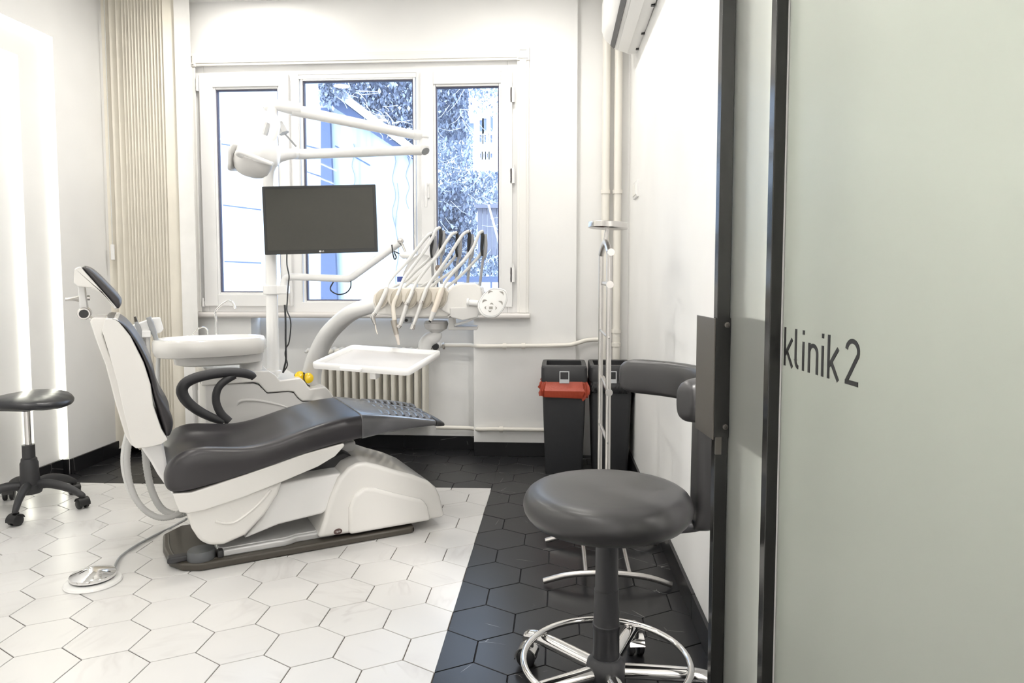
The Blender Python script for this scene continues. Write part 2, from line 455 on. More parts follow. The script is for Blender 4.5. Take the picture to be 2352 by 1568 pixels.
# window: frame, two casements and a fixed light between them
FY0, FY1 = 2.032, 2.10
def frame_mb(m, x0, x1, z0, z1, w, y0, y1, wb=None):
    wl, wr, wbt, wt = w if isinstance(w, tuple) else (w, w, w, w)
    m.box((x0, y0, z0), (x0 + wl, y1, z1)); m.box((x1 - wr, y0, z0), (x1, y1, z1))
    m.box((x0 + wl, y0, z0), (x1 - wr, y1, z0 + wbt)); m.box((x0 + wl, y0, z1 - wt), (x1 - wr, y1, z1))
    return m
w = MB(); frame_mb(w, WX0, WX1, .846, WZ1, .06, FY0, FY1)
w.box((-1.255, FY0, .90), (-1.198, FY1, 2.245)); w.box((-.497, FY0, .90), (-.44, FY1, 2.245))
frame_mb(w, -1.255, -.44, .875, 2.26, (.06, .06, .03, .045), FY0 + .004, FY1 - .003)
win = st(w.build('window_1', M_PVC, bevel=.003, seg=2))
def glazing(x0, x1, z0, z1, y, parent, bead=True):
    if bead:
        m = MB(); frame_mb(m, x0 - .014, x1 + .014, z0 - .014, z1 + .014, .014, y - .016, y + .02); m.build('glazing_bead', M_PVC, parent, bevel=.004, seg=2)
    m = MB(); frame_mb(m, x0, x1, z0, z1, .006, y - .005, y + .02); m.build('gasket', M_GASKET, parent, smooth=False)
    m = MB(); m.box((x0 + .003, y + .006, z0 + .003), (x1 - .003, y + .010, z1 - .003)); m.build('pane', M_GLASS, parent, smooth=False)
glazing(-1.175, -.519, .915, 2.206, 2.055, win)
def sash(x0, x1, z0, z1, gx0, gx1, gz0, gz1):
    m = MB(); frame_mb(m, x0, x1, z0, z1, (gx0 - x0 - .012, x1 - gx1 - .012, gz0 - z0 - .012, z1 - gz1 - .012), 2.008, 2.078)
    s = m.build('sash', M_PVC, win, bevel=.004, seg=2)
    glazing(gx0, gx1, gz0, gz1, 2.035, s)
    return s
s1 = sash(-1.788, -1.249, .882, 2.242, -1.694, -1.320, .964, 2.159)
s3 = sash(-.469, .064, .882, 2.236, -.382, -.015, .964, 2.155)
def hinge(x, z, h=.075):
    m = MB(); m.tube([(x, 2.004, z - h / 2), (x, 2.004, z + h / 2)], .0085, 10); m.tube([(x, 2.004, z + h / 2), (x, 2.004, z + h / 2 + .02)], .0055, 8); m.box((x - .018, 2.008, z - h / 2), (x + .004, 2.014, z + h / 2))
    m.build('hinge', M_PVC, win)
for z in (2.10, 1.64, 1.07): hinge(.071, z, .085)
for z, h in ((2.185, .07), (.895, .03)): hinge(-1.796, z, h)
m = MB(); m.box((-.443, 1.992, 1.515), (-.419, 2.010, 1.60)); m.tube([(-.431, 1.998, 1.59), (-.431, 1.962, 1.592), (-.431, 1.955, 1.575), (-.431, 1.955, 1.46)], .010, 10, smooth=3)
m.build('window_handle', M_PVC, s3, bevel=.003)
m = MB(); m.box((-1.345, 1.990, .885), (-1.262, 2.012, .975)); m.build('strap_box', M_TRIM, s1, bevel=.005)

# casing around the window and the stone sill
def casing(n, lo, hi):
    m = MB(); m.box(lo, hi)
    x0, y0, z0 = lo; x1, y1, z1 = hi
    if z1 - z0 > x1 - x0: m.box((x0 + .014, y0 - .006, z0), (x1 - .014, y0, z1))
    else: m.box((x0, y0 - .006, z0 + .014), (x1, y0, z1 - .014))
    return st(m.build('trim_%d' % n, M_TRIM, bevel=.003))
casing(1, (-1.862, 1.998, .848), (-1.806, 2.011, 2.296)); casing(2, (-1.806, 1.998, 2.292), (.092, 2.011, 2.352)); casing(3, (.092, 1.998, .848), (.160, 2.011, 2.296))
for n, x in ((4, -1.834), (5, .127)):
    m = MB(); m.box((x - .036, 1.990, 2.288), (x + .036, 2.011, 2.362)); frame_mb(m, x - .030, x + .030, 2.298, 2.354, .010, 1.984, 1.992); st(m.build('trim_%d' % n, M_TRIM, bevel=.002))
m = MB(); m.prism([(1.955, .824), (1.962, .815), (2.13, .815), (2.13, .847), (1.962, .847), (1.955, .838)], -1.856, .170, lambda y, z, x: (x, y, z))
st(m.build('trim_6', M_SILL, bevel=.004))

# ceiling downlights; the passage ones are unseen, added for their light
DL_WHERE = ['close to the vertical blind and the window', 'near the pipes and the air conditioner', 'over the backrest of the dental chair', 'over the grey assistant stool', 'in the passage end, before the wall recess, added as unseen fill', 'in the passage end, before the glass door, added as unseen fill', 'over the place where the camera stands, added as unseen fill', 'behind the glass door, near the right wall, added to light the glass', 'behind the glass door, farthest from the treatment room, added to light the glass']
for i, (x, y) in enumerate(DOWNLIGHTS):
    e = empty('downlight', (x, y, CEIL))
    m = MB(); m.lathe([(.062, 0), (.085, 0), (.085, -.006), (.066, -.010), (.062, -.006)], (x, y, CEIL), seg=28); m.build('trim_ring', M_WHITE2, e)
    m = MB(); m.lathe([(0, -.003), (.062, -.003), (.062, -.001), (0, -.001)], (x, y, CEIL), seg=28); m.build('lens', M_LAMPDISC, e)
    tag(e, 'round recessed downlight in the white ceiling ' + DL_WHERE[i], 'ceiling light')

# heating pipes
def pipe(pts, r, label, collars=(), group=None):
    m = MB(); m.tube(pts, r, 14)
    for c, ax in collars: m.tube([Vector(c) - Vector(ax) * .011, Vector(c) + Vector(ax) * .011], r + .005, 14)
    o = m.build('heating_pipe', M_PIPE, loc=pts[0]); return tag(o, label, 'pipe')
pipe([(.600, 2.018, .0), (.600, 2.018, CEIL)], .0225, 'left one of two cream vertical heating pipes in the corner', [((.600, 2.018, 1.545), (0, 0, 1))])
pipe([(.668, 2.018, .0), (.668, 2.018, CEIL)], .0225, 'right one of two cream vertical heating pipes, the one in the corner', [((.668, 2.018, 1.545), (0, 0, 1)), ((.668, 2.018, .745), (0, 0, 1)), ((.668, 2.018, .665), (0, 0, 1))])
q = pipe(catmull([(-.37, 2.075, .648), (-.20, 2.065, .651), (-.12, 1.986, .653), (.05, 1.984, .656), (.36, 1.984, .662), (.43, 1.988, .672), (.50, 2.012, .690), (.577, 2.018, .694)], 5), .0125, 'cream horizontal pipe from radiator valve to the corner risers', [((.02, 1.984, .655), (1, 0, 0)), ((.13, 1.984, .657), (1, 0, 0))])
q = pipe(catmull([(-.40, 2.075, .150), (-.22, 2.070, .150), (-.12, 1.992, .160), (-.05, 1.984, .164), (.22, 1.984, .164), (.42, 1.984, .164)], 5), .0125, 'cream horizontal pipe low on the wall, running behind the bins', [((.0, 1.984, .164), (1, 0, 0))])

# cast-iron radiator under the window
rad = empty('radiator', (-.80, 2.075, .10), 0, 'cream cast-iron column radiator in the alcove under the window', 'radiator')
def section(x):
    m = MB()
    for yy in (2.030, 2.072, 2.114):
        m.tube([(x, yy, .175), (x, yy, .62)], .0125, 10)
    for z in (.190, .610):
        m.tube([(x, 2.022, z), (x, 2.122, z)], .019, 12); m.ball((x, 2.022, z), .021, u=12, v=8); m.ball((x, 2.122, z), .021, u=12, v=8)
    for z in (.190, .610): m.tube([(x - .0235, 2.072, z), (x + .0235, 2.072, z)], .014, 10)
    return m
sec0 = section(-1.125).build('section', M_RAD, rad)
for k in range(1, 15):
    c = sec0.copy(); COL.objects.link(c); c.location.x += .0472 * k; WM[c] = WM[sec0]
for x in (-1.07,):
    m = MB(); m.tube([(x, 2.072, 0), (x, 2.072, .14)], .013, 10); m.lathe([(.022, 0), (.022, .012), (.013, .018)], (x, 2.072, 0), seg=14); m.build('foot', M_RAD, rad)
for x in (-1.02, -.55):
    for z in (.24, .56):
        m = MB(); m.tube([(x, 2.072, z), (x, 2.148, z), (x, 2.150, z), (x, 2.154, z)], [.008, .008, .02, .02], 10); m.build('wall_bracket', M_RAD, rad)
m = MB(); m.tube([(-.445, 2.074, .642), (-.35, 2.074, .648)], .013, 12); m.ball((-.395, 2.055, .648), .030, u=14, v=10); m.build('valve', M_TRIM, rad)
m = MB(); m.lathe([(0, 0), (.020, 0), (.020, .022), (.016, .026), (0, .026)], (-.392, 2.030, .646), (0, -1, 0), seg=16); m.build('valve_knob', M_BLACK, rad)
for x in (-.430, -.352):
    m = MB(); m.tube([(x - .006, 2.072, .645), (x + .006, 2.072, .646)], .021, 6); m.build('union_nut', M_BROWNTIP, rad)
m = MB(); m.tube([(-1.15, 2.072, .612), (-1.185, 2.072, .612)], .013, 10); m.tube([(-1.185, 2.072, .612), (-1.195, 2.06, .60)], .009, 8); m.build('air_valve', M_TRIM, rad)

# vertical blind drawn aside at the left of the window
vb = empty('vertical_blind', (-2.02, 1.90, 0), 0, 'cream vertical fabric blind drawn together at the left of the window', 'blind')
m = MB(); m.box((-2.285, 1.875, 2.645), (-1.76, 1.925, CEIL)); m.build('headrail', M_FABRICW, vb, bevel=.004)
def slat_mb(x, ang, w=.085, z0=.035):
    m = MB(); R = []
    pts = [(-w / 2, 0), (-w / 4, .004), (0, .0055), (w / 4, .004), (w / 2, 0)]
    for z in (z0, 2.646):
        R.append([(x + p * cos(ang) - q * sin(ang), 1.90 + p * sin(ang) + q * cos(ang), z) for p, q in pts + [(p, q - .0016) for p, q in pts[::-1]]])
    return m.rings(R)
slats = [(-2.258, 28), (-2.205, 24), (-2.165, 30)] + [(-2.130 + .0185 * k, 38 + 5 * ((k * 37) % 5) / 5) for k in range(14)]
for k, (x, a) in enumerate(slats):
    o = slat_mb(x, radians(a), z0=.035 + .012 * ((k * 7) % 4)).build('slat', M_FABRIC, vb, angle=60)
slat_mb(-1.822, radians(4), w=.09).build('slat', M_FABRICW, vb, angle=60)
m = MB(); m.tube([(-2.245, 1.845, 2.65), (-2.245, 1.845, 1.24)], .0022, 6); m.build('pull_cord', M_GREYW, vb)
m = MB(); m.box((-2.255, 1.838, 1.155), (-2.235, 1.852, 1.245)); m.build('cord_weight', M_PVC, vb, bevel=.004)
m = MB(); m.tube([(-2.26 + .02 * k, 1.86 + .02 * (k % 2), .045 + .01 * ((k * 5) % 3)) for k in range(21)], .002, 5); m.build('bottom_chain', M_FABRICW, vb)

# air conditioner high on the right wall
ac = empty('air_conditioner', (.70, 1.30, 2.24), 0, 'white wall air conditioner with a dark outlet slot, near the ceiling', 'air conditioner')
AY0, AY1 = .86, 1.765
aprof = [(.748, 2.243), (.700, 2.240), (.625, 2.268), (.572, 2.318), (.556, 2.36), (.556, 2.50), (.575, 2.53), (.748, 2.53)]
m = MB(); m.prism(aprof, AY0, AY1, lambda x, z, y: (x, y, z)); m.build('housing', M_WHITE2, ac, bevel=.010, seg=3)
m = MB(); m.prism([(.6235, 2.2665), (.604, 2.285), (.607, 2.290), (.627, 2.272)], AY0 + .03, AY1 - .03, lambda x, z, y: (x - .0035, y, z - .0035)); m.build('outlet_slot', M_BLACK, ac, smooth=False)
m = MB(); m.prism([(.692, 2.2385), (.640, 2.2595), (.640, 2.2565), (.692, 2.2355)], AY0 + .02, AY1 - .03, lambda x, z, y: (x, y, z)); m.build('louvre', M_WHITE2, ac, bevel=.001)
for y in (1.05, 1.42, 1.66):
    m = MB(); m.box((.728, y, 2.236), (.744, y + .018, 2.247)); m.build('clip', M_BLACK, ac)
# double light switch on the right wall
sw = empty('light_switch', (XR(1.69), 1.69, 1.52), 0, 'white double light switch on the right wall', 'light switch')
m = MB(); m.box((XR(1.69) - .010, 1.60, 1.475), (XR(1.69) + .004, 1.78, 1.562)); m.build('plate', M_PVC, sw, bevel=.003)
for y in (1.612, 1.696):
    m = MB(); m.box((XR(1.69) - .015, y, 1.487), (XR(1.69) - .008, y + .072, 1.550)); m.build('rocker', M_TRIM, sw, bevel=.004)
# ================================================================== OUTSIDE THE WINDOW
M_CONC = mat('stained concrete', (.62, .64, .67), .85, bump=(6, .4, .01))
def streaks(m):
    nt = m.node_tree; L = nt.links.new; b = nt.nodes['Principled BSDF']
    geo = n_(nt, 'ShaderNodeNewGeometry'); mp = n_(nt, 'ShaderNodeMapping'); mp.inputs['Scale'].default_value = (3.2, 3, .16); L(geo.outputs['Position'], mp.inputs['Vector'])
    nz = n_(nt, 'ShaderNodeTexNoise'); nz.inputs['Scale'].default_value = 2.2; nz.inputs['Detail'].default_value = 5; L(mp.outputs[0], nz.inputs['Vector'])
    cr = n_(nt, 'ShaderNodeValToRGB'); L(nz.outputs['Fac'], cr.inputs[0])
    e = cr.color_ramp.elements; e[0].position = .30; e[0].color = (.30, .37, .44, 1); e[1].position = .62; e[1].color = (.56, .575, .60, 1)
    x = cr.color_ramp.elements.new(.45); x.color = (.47, .53, .55, 1)
    L(cr.outputs[0], b.inputs['Base Color'])
streaks(M_CONC)
M_CONCD = mat('dark concrete and painted shade', (.10, .13, .22), .9, bump=(8, .4, .01))  # also colours the painted shade strip under the coping
M_COPE = mat('pale coping stone', (.62, .65, .70), .8, bump=(10, .3, .01))
M_FACADE = mat('white render facade', (.85, .85, .86), .8)
M_WINBLUE = mat('far window glass', (.15, .19, .34), .2)
M_SHED = mat('weathered dark boards', (.19, .19, .23), .8, bump=(20, .4, .01))
M_RAIL = mat('dark painted railing', (.10, .13, .22), .5)
M_BRANCH = mat('pale bare twigs', (.55, .54, .56), .8)
M_EARTH = mat('dark earth bank', (.10, .11, .12), .95, bump=(5, .6, .03))  # plain dark grey ground colour
def leafmat(name, c1, c2):
    m = mat(name, c1, .45); nt = m.node_tree; b = nt.nodes['Principled BSDF']
    geo = n_(nt, 'ShaderNodeNewGeometry'); mx = n_(nt, 'ShaderNodeMix', data_type='RGBA'); mx.inputs[6].default_value = (*c1, 1); mx.inputs[7].default_value = (*c2, 1)
    nt.links.new(geo.outputs['Random Per Island'], mx.inputs[0]); nt.links.new(mx.outputs[2], b.inputs['Base Color']); return m
M_LEAF = leafmat('hazy blue leaves', (.085, .105, .17), (.42, .46, .54))  # outdoor haze is painted into both sets of leaf tones
M_LEAF2 = leafmat('hazy pale leaves', (.14, .17, .25), (.50, .55, .62))

g = MB(); g.box((-9, 2.6, -1.3), (9, 22, -1.2)); st(g.build('ground_outside', M_EARTH, smooth=False))
# concrete retaining wall: its top falls to the right
RY = 4.3
def ry(u, v): q = on_y(u, v, RY); return (q.x, q.z)
tl, tr = ry(738, 195), ry(972, 373)
w = MB(); w.prism([(-7, -1.2), (ry(978, 400)[0], -1.2), (ry(978, 400)[0], tr[1] - .10), tr, tl, (tl[0] - .25, tl[1] + .1), (-7, tl[1] + .1)], RY, RY + .3, lambda x, z, y: (x, y, z))
rw = w.build('retaining_wall', M_CONC, loc=(-2, RY, -1.2), smooth=False); tag(rw, 'pale stained concrete retaining wall outside the window', 'wall')
a, b_ = ry(738, 195), ry(985, 383)
w = MB(); w.prism([(a[0], a[1]), (b_[0], b_[1]), (b_[0], b_[1] + .085), (a[0], a[1] + .085)], RY - .14, RY + .45, lambda x, z, y: (x, y, z)); w.build('coping', M_COPE, rw, bevel=.01)
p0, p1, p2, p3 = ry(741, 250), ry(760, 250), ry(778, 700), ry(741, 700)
w = MB(); w.prism([p0, p1, p2, p3], RY - .05, RY + .02, lambda x, z, y: (x, y, z)); w.build('dark_strip', M_CONCD, rw, smooth=False)  # dark leaning strip on the face of the wall
w = MB(); q0, q1, q2, q3 = ry(745, 202), ry(975, 377), ry(975, 384), ry(745, 232); w.prism([q0, q1, q2, q3], RY - .06, RY + .02, lambda x, z, y: (x, y, z)); w.build('coping_shade', M_CONCD, rw, smooth=False)  # painted shade: dark tapered strip for the shadow under the coping
for pts in ([(505, 330), (600, 345)], [(505, 470), (600, 482)], [(505, 600), (600, 604)], [(705, 335), (745, 345)], [(705, 395), (745, 408)], [(770, 335), (850, 380)]):
    w = MB(); w.tube([(q[0], RY - .002, q[1]) for q in (ry(*p) for p in pts)], .006, 5); w.build('crack', M_CONCD, rw)

def leaves(name, n, fn, size, M, label, cat):
    V, F = [], []
    for k in range(n):
        c = fn()
        if c is None: continue
        r = Matrix.Rotation(random.uniform(0, 6.28), 3, 'Z') @ Matrix.Rotation(random.gauss(.9, .5), 3, 'X')
        s = size * random.uniform(.5, 1.3); i = len(V)
        for x, y, z in ((0, -1, 0), (.55, -.1, .12), (0, 1, 0), (-.55, -.1, .12)):
            V.append(Vector(c) + r @ Vector((x * s, y * s, z * s)))
        F += [(i, i + 1, i + 2), (i, i + 2, i + 3)]
    me = bpy.data.meshes.new(name); me.from_pydata(V, [], F); me.update()
    return tag(link(name, me, M), label, cat, kind='stuff')
def over_wall():
    u = random.uniform(700, 1000); v = random.uniform(150, 345); y = RY + random.uniform(.1, .9)
    top = 195 + (u - 738) * .761 - 20
    if v > top + 10: return None
    q = on_y(u, v, y); return q
def drape():
    u = random.uniform(733, 800); v = random.uniform(182, 182 + 80 * random.random()); return on_y(u, v, RY - random.uniform(.05, .25)) if v < 262 - abs(u - 755) * .9 else None
leaves('ivy_drape', 900, drape, .022, M_LEAF, 'ivy drape hanging over the upper end of the sloping coping', 'ivy')
leaves('ivy', 16000, over_wall, .026, M_LEAF, 'ivy foliage spilling over the sloping coping outside', 'ivy')
def bank():
    u = random.uniform(985, 1160); v = random.uniform(150, 640); y = 5.2 + random.uniform(0, 1.0) + (640 - v) * .004
    if u > 1085 and 262 < v < 395: return None
    if u > 1060 and 225 < v < 300 and random.random() < .8: return None
    if u > 1095 and 470 < v < 570: return None
    if random.random() < (.45 if v < 300 else .2 if v > 560 else .0): return None
    return on_y(u, v, y)
leaves('shrubbery', 20000, bank, .028, M_LEAF2, 'pale shrubbery on the bank behind the right window pane', 'shrub')
def darkb():
    u = random.uniform(990, 1075); v = random.uniform(180, 320) if random.random() < .4 else random.uniform(430, 640); return on_y(u, v, 5.6 + random.uniform(0, .6))
leaves('evergreen', 7000, darkb, .032, M_LEAF, 'dark evergreen foliage at the left of the right window pane', 'shrub')
tw = MB()
for k in range(70):
    u, v = random.uniform(985, 1150), random.uniform(200, 620); y = random.uniform(4.9, 5.2)
    a = random.uniform(-1, 1); L = random.uniform(20, 70)
    tw.tube([on_y(u, v, y), on_y(u + L * .5 * cos(a) , v + L * .5 * sin(a) + 6, y), on_y(u + L * cos(a), v + L * sin(a), y + .1)], .0024, 4, smooth=2)
for k in range(60):
    u = random.uniform(760, 950); v = 195 + (u - 738) * .761 + random.uniform(-60, 12); y = RY - random.uniform(.12, .3); L = random.uniform(15, 50); a = random.uniform(-.6, 1.6)
    tw.tube([on_y(u, v, y), on_y(u + L * .5 * cos(a) + 5, v + L * .5 * sin(a), y), on_y(u + L * cos(a), v + L * sin(a), y)], .0022, 4, smooth=2)
tag(tw.build('bare_twigs', M_BRANCH), 'tangle of thin bare twigs outside the panes', 'twigs', kind='stuff')
tw = MB()
for u0, v0, v1 in ((905, 350, 520), (912, 420, 690), (936, 360, 480), (812, 330, 470)):
    tw.tube([on_y(u0 + 4 * sin(k * 1.7), v0 + (v1 - v0) * k / 8, RY - .012) for k in range(9)], .004, 5, smooth=2)
tag(tw.build('creeper_stems', mat('dry creeper stem', (.22, .24, .33), .8)), 'thin creeper stems hanging down the concrete wall', 'creeper', kind='stuff')
# far building
by = 13.0
fb = empty('building', on_y(1120, 420, by), 0, 'white building far beyond the shrubs with tall windows', 'building')
p, q = on_y(1075, 255, by), on_y(1260, 480, by)
m = MB(); m.box((p.x, by, -1.2), (q.x, by + 3, p.z)); m.build('facade', M_FACADE, fb, smooth=False)
for u0, u1, v0, v1 in ((1076, 1090, 283, 305), (1101, 1109, 276, 304), (1111, 1119, 272, 304), (1126, 1134, 266, 304), (1101, 1108, 310, 328), (1112, 1118, 310, 328), (1126, 1132, 310, 330), (1102, 1106, 352, 364), (1110, 1114, 352, 364), (1118, 1122, 352, 364), (1126, 1132, 352, 364)):
    p, q = on_y(u0, v0, by), on_y(u1, v1, by)
    m = MB(); frame_mb(m, p.x - .03, q.x + .03, q.z - .03, p.z + .03, .04, by - .05, by + .01); f_ = m.build('window', M_FACADE, fb, smooth=False)
    m = MB(); m.box((p.x, by - .012, q.z), (q.x, by + .0, p.z)); m.build('pane', M_WINBLUE, f_, smooth=False)
# shed with plank front, pole and railing
sy = 5.05
sh = empty('shed', on_y(1130, 570, sy), 0, 'dark weathered plank shed behind the right window pane', 'shed')
for k in range(6):
    p, q = on_y(1097 + k * 11, 478, sy), on_y(1097 + k * 11 + 10.3, 585, sy)
    m = MB(); m.box((p.x, sy, q.z), (q.x, sy + .03, p.z)); m.build('plank', M_SHED, sh, smooth=False)
p, q = on_y(1092, 470, sy), on_y(1165, 478, sy)
m = MB(); m.box((p.x, sy - .06, q.z), (q.x, sy + .8, p.z)); m.build('roof_edge', M_SHED, sh, smooth=False)
m = MB(); m.tube([on_y(1122, 470, 4.9), on_y(1152, 580, 4.9)], .011, 8); tag(m.build('pole', M_BRANCH, loc=on_y(1152, 580, 4.9)), 'pale slanting pole leaning before the dark shed', 'pole')
ry2 = 3.6
rl = empty('railing', on_y(1080, 690, ry2), 0, 'dark metal railing low outside the right window pane', 'railing')
p, q = on_y(985, 635, ry2), on_y(1190, 648, ry2)
m = MB(); m.box((p.x, ry2, q.z), (q.x, ry2 + .03, p.z)); m.build('top_rail', M_RAIL, rl, smooth=False)
for u in (1000, 1042, 1084, 1126, 1168):
    p, q = on_y(u, 645, ry2), on_y(u + 4, 720, ry2)
    m = MB(); m.box((p.x, ry2 + .005, -1.2), (q.x, ry2 + .025, p.z)); m.build('baluster', M_RAIL, rl, smooth=False)
# ================================================================== TREATMENT CHAIR
def chair_pt(a, n, z): return CU * a + CN * n + Vector((0, 0, z))
CH = empty('dental_chair', chair_pt(-.32, 1.0, 0), atan2(.5227, .8525), 'dental chair with charcoal upholstery, white shell and raised backrest', 'dental chair')
def CB(): return MB(CHAIR_M)                                           # authored as (a, n, z)
XZ = lambda x, z, y: (x, y, z)
NEAR, MID = .74, 1.0
def trace(pts, n): return [cp(u, v, n) for u, v in pts]

# floor plate with turning knob
pl = CB()
near, far = .762, 1.235
plan = [(-.775, near + .24), (-.76, near + .10), (-.72, near + .03), (-.66, near), (.15, near), (.165, near + .012), (.165, far - .01), (-.70, far), (-.77, far - .08)]
pl.prism(plan, 0, .029, lambda x, y, z: (x, y, z))
plate = pl.build('floor_plate', M_BASE, CH, bevel=.012, seg=3)
pl = CB(); pl.tube([(-.60, near + .030, .028), (-.66, near + .032, .028), (-.71, near + .062, .028), (-.738, near + .12, .028), (-.752, near + .24, .028), (-.75, near + .38, .028)], .0035, 8, smooth=4); pl.build('plate_ridge', M_BASE, CH)
kc = (-.652, .822); k = CB(); k.lathe([(0, .024), (.050, .024), (.052, .030), (.049, .056), (.045, .062), (0, .064)], (kc[0], kc[1], 0), seg=28)
k.build('floor_knob', M_KNOB, CH)
k = CB(); k.box((kc[0] - .115, kc[1] - .01, .026), (kc[0] - .045, kc[1] + .03, .050)); k.build('knob_lever', M_DARKPL, CH, bevel=.007)
k = CB(); k.box((kc[0] + .052, kc[1] - .035, .026), (kc[0] + .075, kc[1] + .0, .056)); k.build('knob_catch', M_DARKPL, CH, bevel=.007)
# silver tray on the plate
t = CB()
tp = [(-.60, .83), (-.595, .802), (-.575, .792), (-.36, .792), (-.33, .800), (-.31, .812), (-.16, .812), (-.16, 1.20), (-.60, 1.20)]
t.prism(tp, .026, .054, lambda x, y, z: (x, y, z)); t.build('base_tray', M_SILVER, CH, bevel=.008, seg=3)
t = CB(); t.prism([(x * .985 - .005, .83 + (y - .83) * .9 + .014) for x, y in tp], .050, .058, lambda x, y, z: (x, y, z)); t.build('tray_rim', M_SILVER, CH, bevel=.004)
# hood over the foot of the lift
HN = .775
hood = [(730, 1238), (745, 1195), (760, 1145), (778, 1100), (800, 1074), (820, 1064), (842, 1061), (870, 1068), (905, 1079), (950, 1091), (985, 1105), (1003, 1120), (1012, 1140), (1018, 1165), (1023, 1188), (990, 1194), (940, 1205)]
H = trace(hood, HN)
h = CB(); h.prism(H, HN + .0, 1.225, XZ)
hd = h.build('hood', M_WHITE, CH, bevel=.018, seg=4)
inner = trace([(800, 1226), (800, 1165), (812, 1135), (835, 1118), (860, 1119), (905, 1131), (970, 1146), (980, 1160), (988, 1193)], HN)
h = CB(); h.prism(inner, HN - .017, HN + .02, XZ); h.build('hood_panel', M_WHITE, CH, bevel=.015, seg=4)
# small oval maker's badge on the hood
bc = cp(776, 1220, HN)
h = CB(); h.lathe([(0, 0), (.0160, 0), (.0160, .003), (.0145, .004), (0, .0035)], (0, 0, 0), (0, -1, 0), seg=24)
h.bm.transform(Matrix.Translation((bc[0], HN, bc[1])) @ Matrix.Rotation(radians(-6), 4, 'Y') @ Matrix.Diagonal((1.05, 1, .72, 1)))
badge = h.build('badge', M_BADGE, CH)
def text_part(s, size, M, parent, mat_, name='lettering', depth=.0006, cond=1):
    c = bpy.data.curves.new(name, 'FONT'); c.body = s; c.size = size; c.extrude = depth; c.align_x = 'CENTER'; c.align_y = 'CENTER'
    o = bpy.data.objects.new('tmp_text', c); COL.objects.link(o)
    dg = bpy.context.evaluated_depsgraph_get(); me = bpy.data.meshes.new_from_object(o.evaluated_get(dg)); me.name = name
    bpy.data.objects.remove(o)
    me.transform(WM[parent].inverted() @ M @ Matrix.Diagonal((cond, 1, 1, 1)))
    return link(name, me, mat_, parent)
TM = CHAIR_M @ Matrix.Translation((bc[0], HN - .0045, bc[1])) @ Matrix.Rotation(radians(-6), 4, 'Y') @ Matrix.Rotation(radians(90), 4, 'X')
text_part('TEMS', .0085, TM, badge, M_GREYW)

# lifting arm and under-seat shell
arm = trace([(560, 1238), (600, 1190), (640, 1112), (700, 1100), (770, 1088), (800, 1085), (770, 1160), (740, 1180), (640, 1205)], .80)
h = CB(); h.prism(arm, .80, 1.20, XZ); h.build('lift_arm', M_WHITE2, CH, bevel=.010, seg=3)
h = CB(); h.prism(trace([(648, 1112), (700, 1075), (790, 1038), (815, 1050), (790, 1088), (700, 1102)], .90), .90, 1.10, XZ); h.build('lift_mechanism', M_DARKPL, CH, bevel=.01)
band = trace([(396, 1134), (440, 1131), (560, 1091), (700, 1042), (790, 1018), (792, 1024), (770, 1048), (730, 1072), (660, 1102), (560, 1142), (470, 1172), (432, 1180), (412, 1176), (403, 1156)], .745)
h = CB(); h.prism(band, .745, 1.255, XZ); h.build('seat_shell', M_WHITE, CH, bevel=.014, seg=4)
lobe = trace([(424, 1170), (440, 1215), (458, 1243), (482, 1254), (515, 1252), (565, 1230), (610, 1182), (640, 1135), (650, 1105), (560, 1135), (470, 1168)], .762)
h = CB(); h.prism(lobe, .762, 1.238, XZ); h.build('seat_skirt', M_WHITE, CH, bevel=.016, seg=4)
h = CB(); h.tube([(*(lambda q: (q[0], .764, q[1]))(cp(u, v, .762)),) for u, v in ((495, 1197), (520, 1202), (545, 1196), (580, 1170), (605, 1145), (622, 1125))], .006, 8, smooth=4); h.build('skirt_crease', M_WHITE, CH)
h = CB(); h.prism(trace([(770, 1025), (818, 1012), (818, 1030), (805, 1048), (788, 1052)], .98), .98, 1.23, XZ); h.build('shell_end', M_WHITE2, CH, bevel=.012)

# seat and leg rest: one long moulded cushion
def cush_ring(a, zb, ze, zc, w, c=1.0, soft=.03):
    t = max(.004, ze - zb)
    P = [(0, zc), (.35, zc), (.62, zc + (ze - zc) * .35), (.82, ze - t * .02), (.93, ze - t * .06), (.99, ze - t * .22), (1.0, zb + t * .45), (.995, zb + t * .12), (.965, zb), (.80, zb - .002), (.4, zb - .002)]
    R = [(a, c + w * y, z) for y, z in P]
    L = [(a, c - w * y, z) for y, z in P[1:]][::-1]
    return R + [(a, c, zb - .002)] + L
ST = [(-.770, .335, .350, .345, .20), (-.764, .318, .385, .375, .245), (-.745, .305, .425, .392, .258), (-.710, .302, .452, .400, .262), (-.660, .310, .467, .404, .263), (-.590, .322, .456, .404, .263), (-.505, .338, .442, .408, .263), (-.440, .352, .447, .424, .263),
      (-.381, .367, .458, .444, .263), (-.285, .391, .486, .480, .262), (-.185, .410, .510, .508, .260), (-.110, .420, .519, .519, .257), (-.040, .428, .521, .5215, .252), (-.015, .430, .519, .5195, .249), (-.013, .432, .517, .5175, .247)]
m = CB(); m.rings([cush_ring(*s) for s in ST]); m.build('seat_cushion', M_LEATHER, CH, sub=2)
M_FOOT = mat('clouded plastic foot cover', (.105, .105, .112), .25, coat=.3, bump=(18, .25, .004))
FT = [(-.062, .4235, .5230, .5240, .2560), (-.060, .4225, .5245, .5255, .2575), (-.04, .4240, .5235, .5245, .2555), (.00, .428, .517, .519, .247), (.07, .432, .503, .508, .232), (.15, .433, .485, .492, .215), (.23, .432, .466, .472, .196), (.285, .430, .453, .458, .182), (.287, .430, .452, .457, .181)]
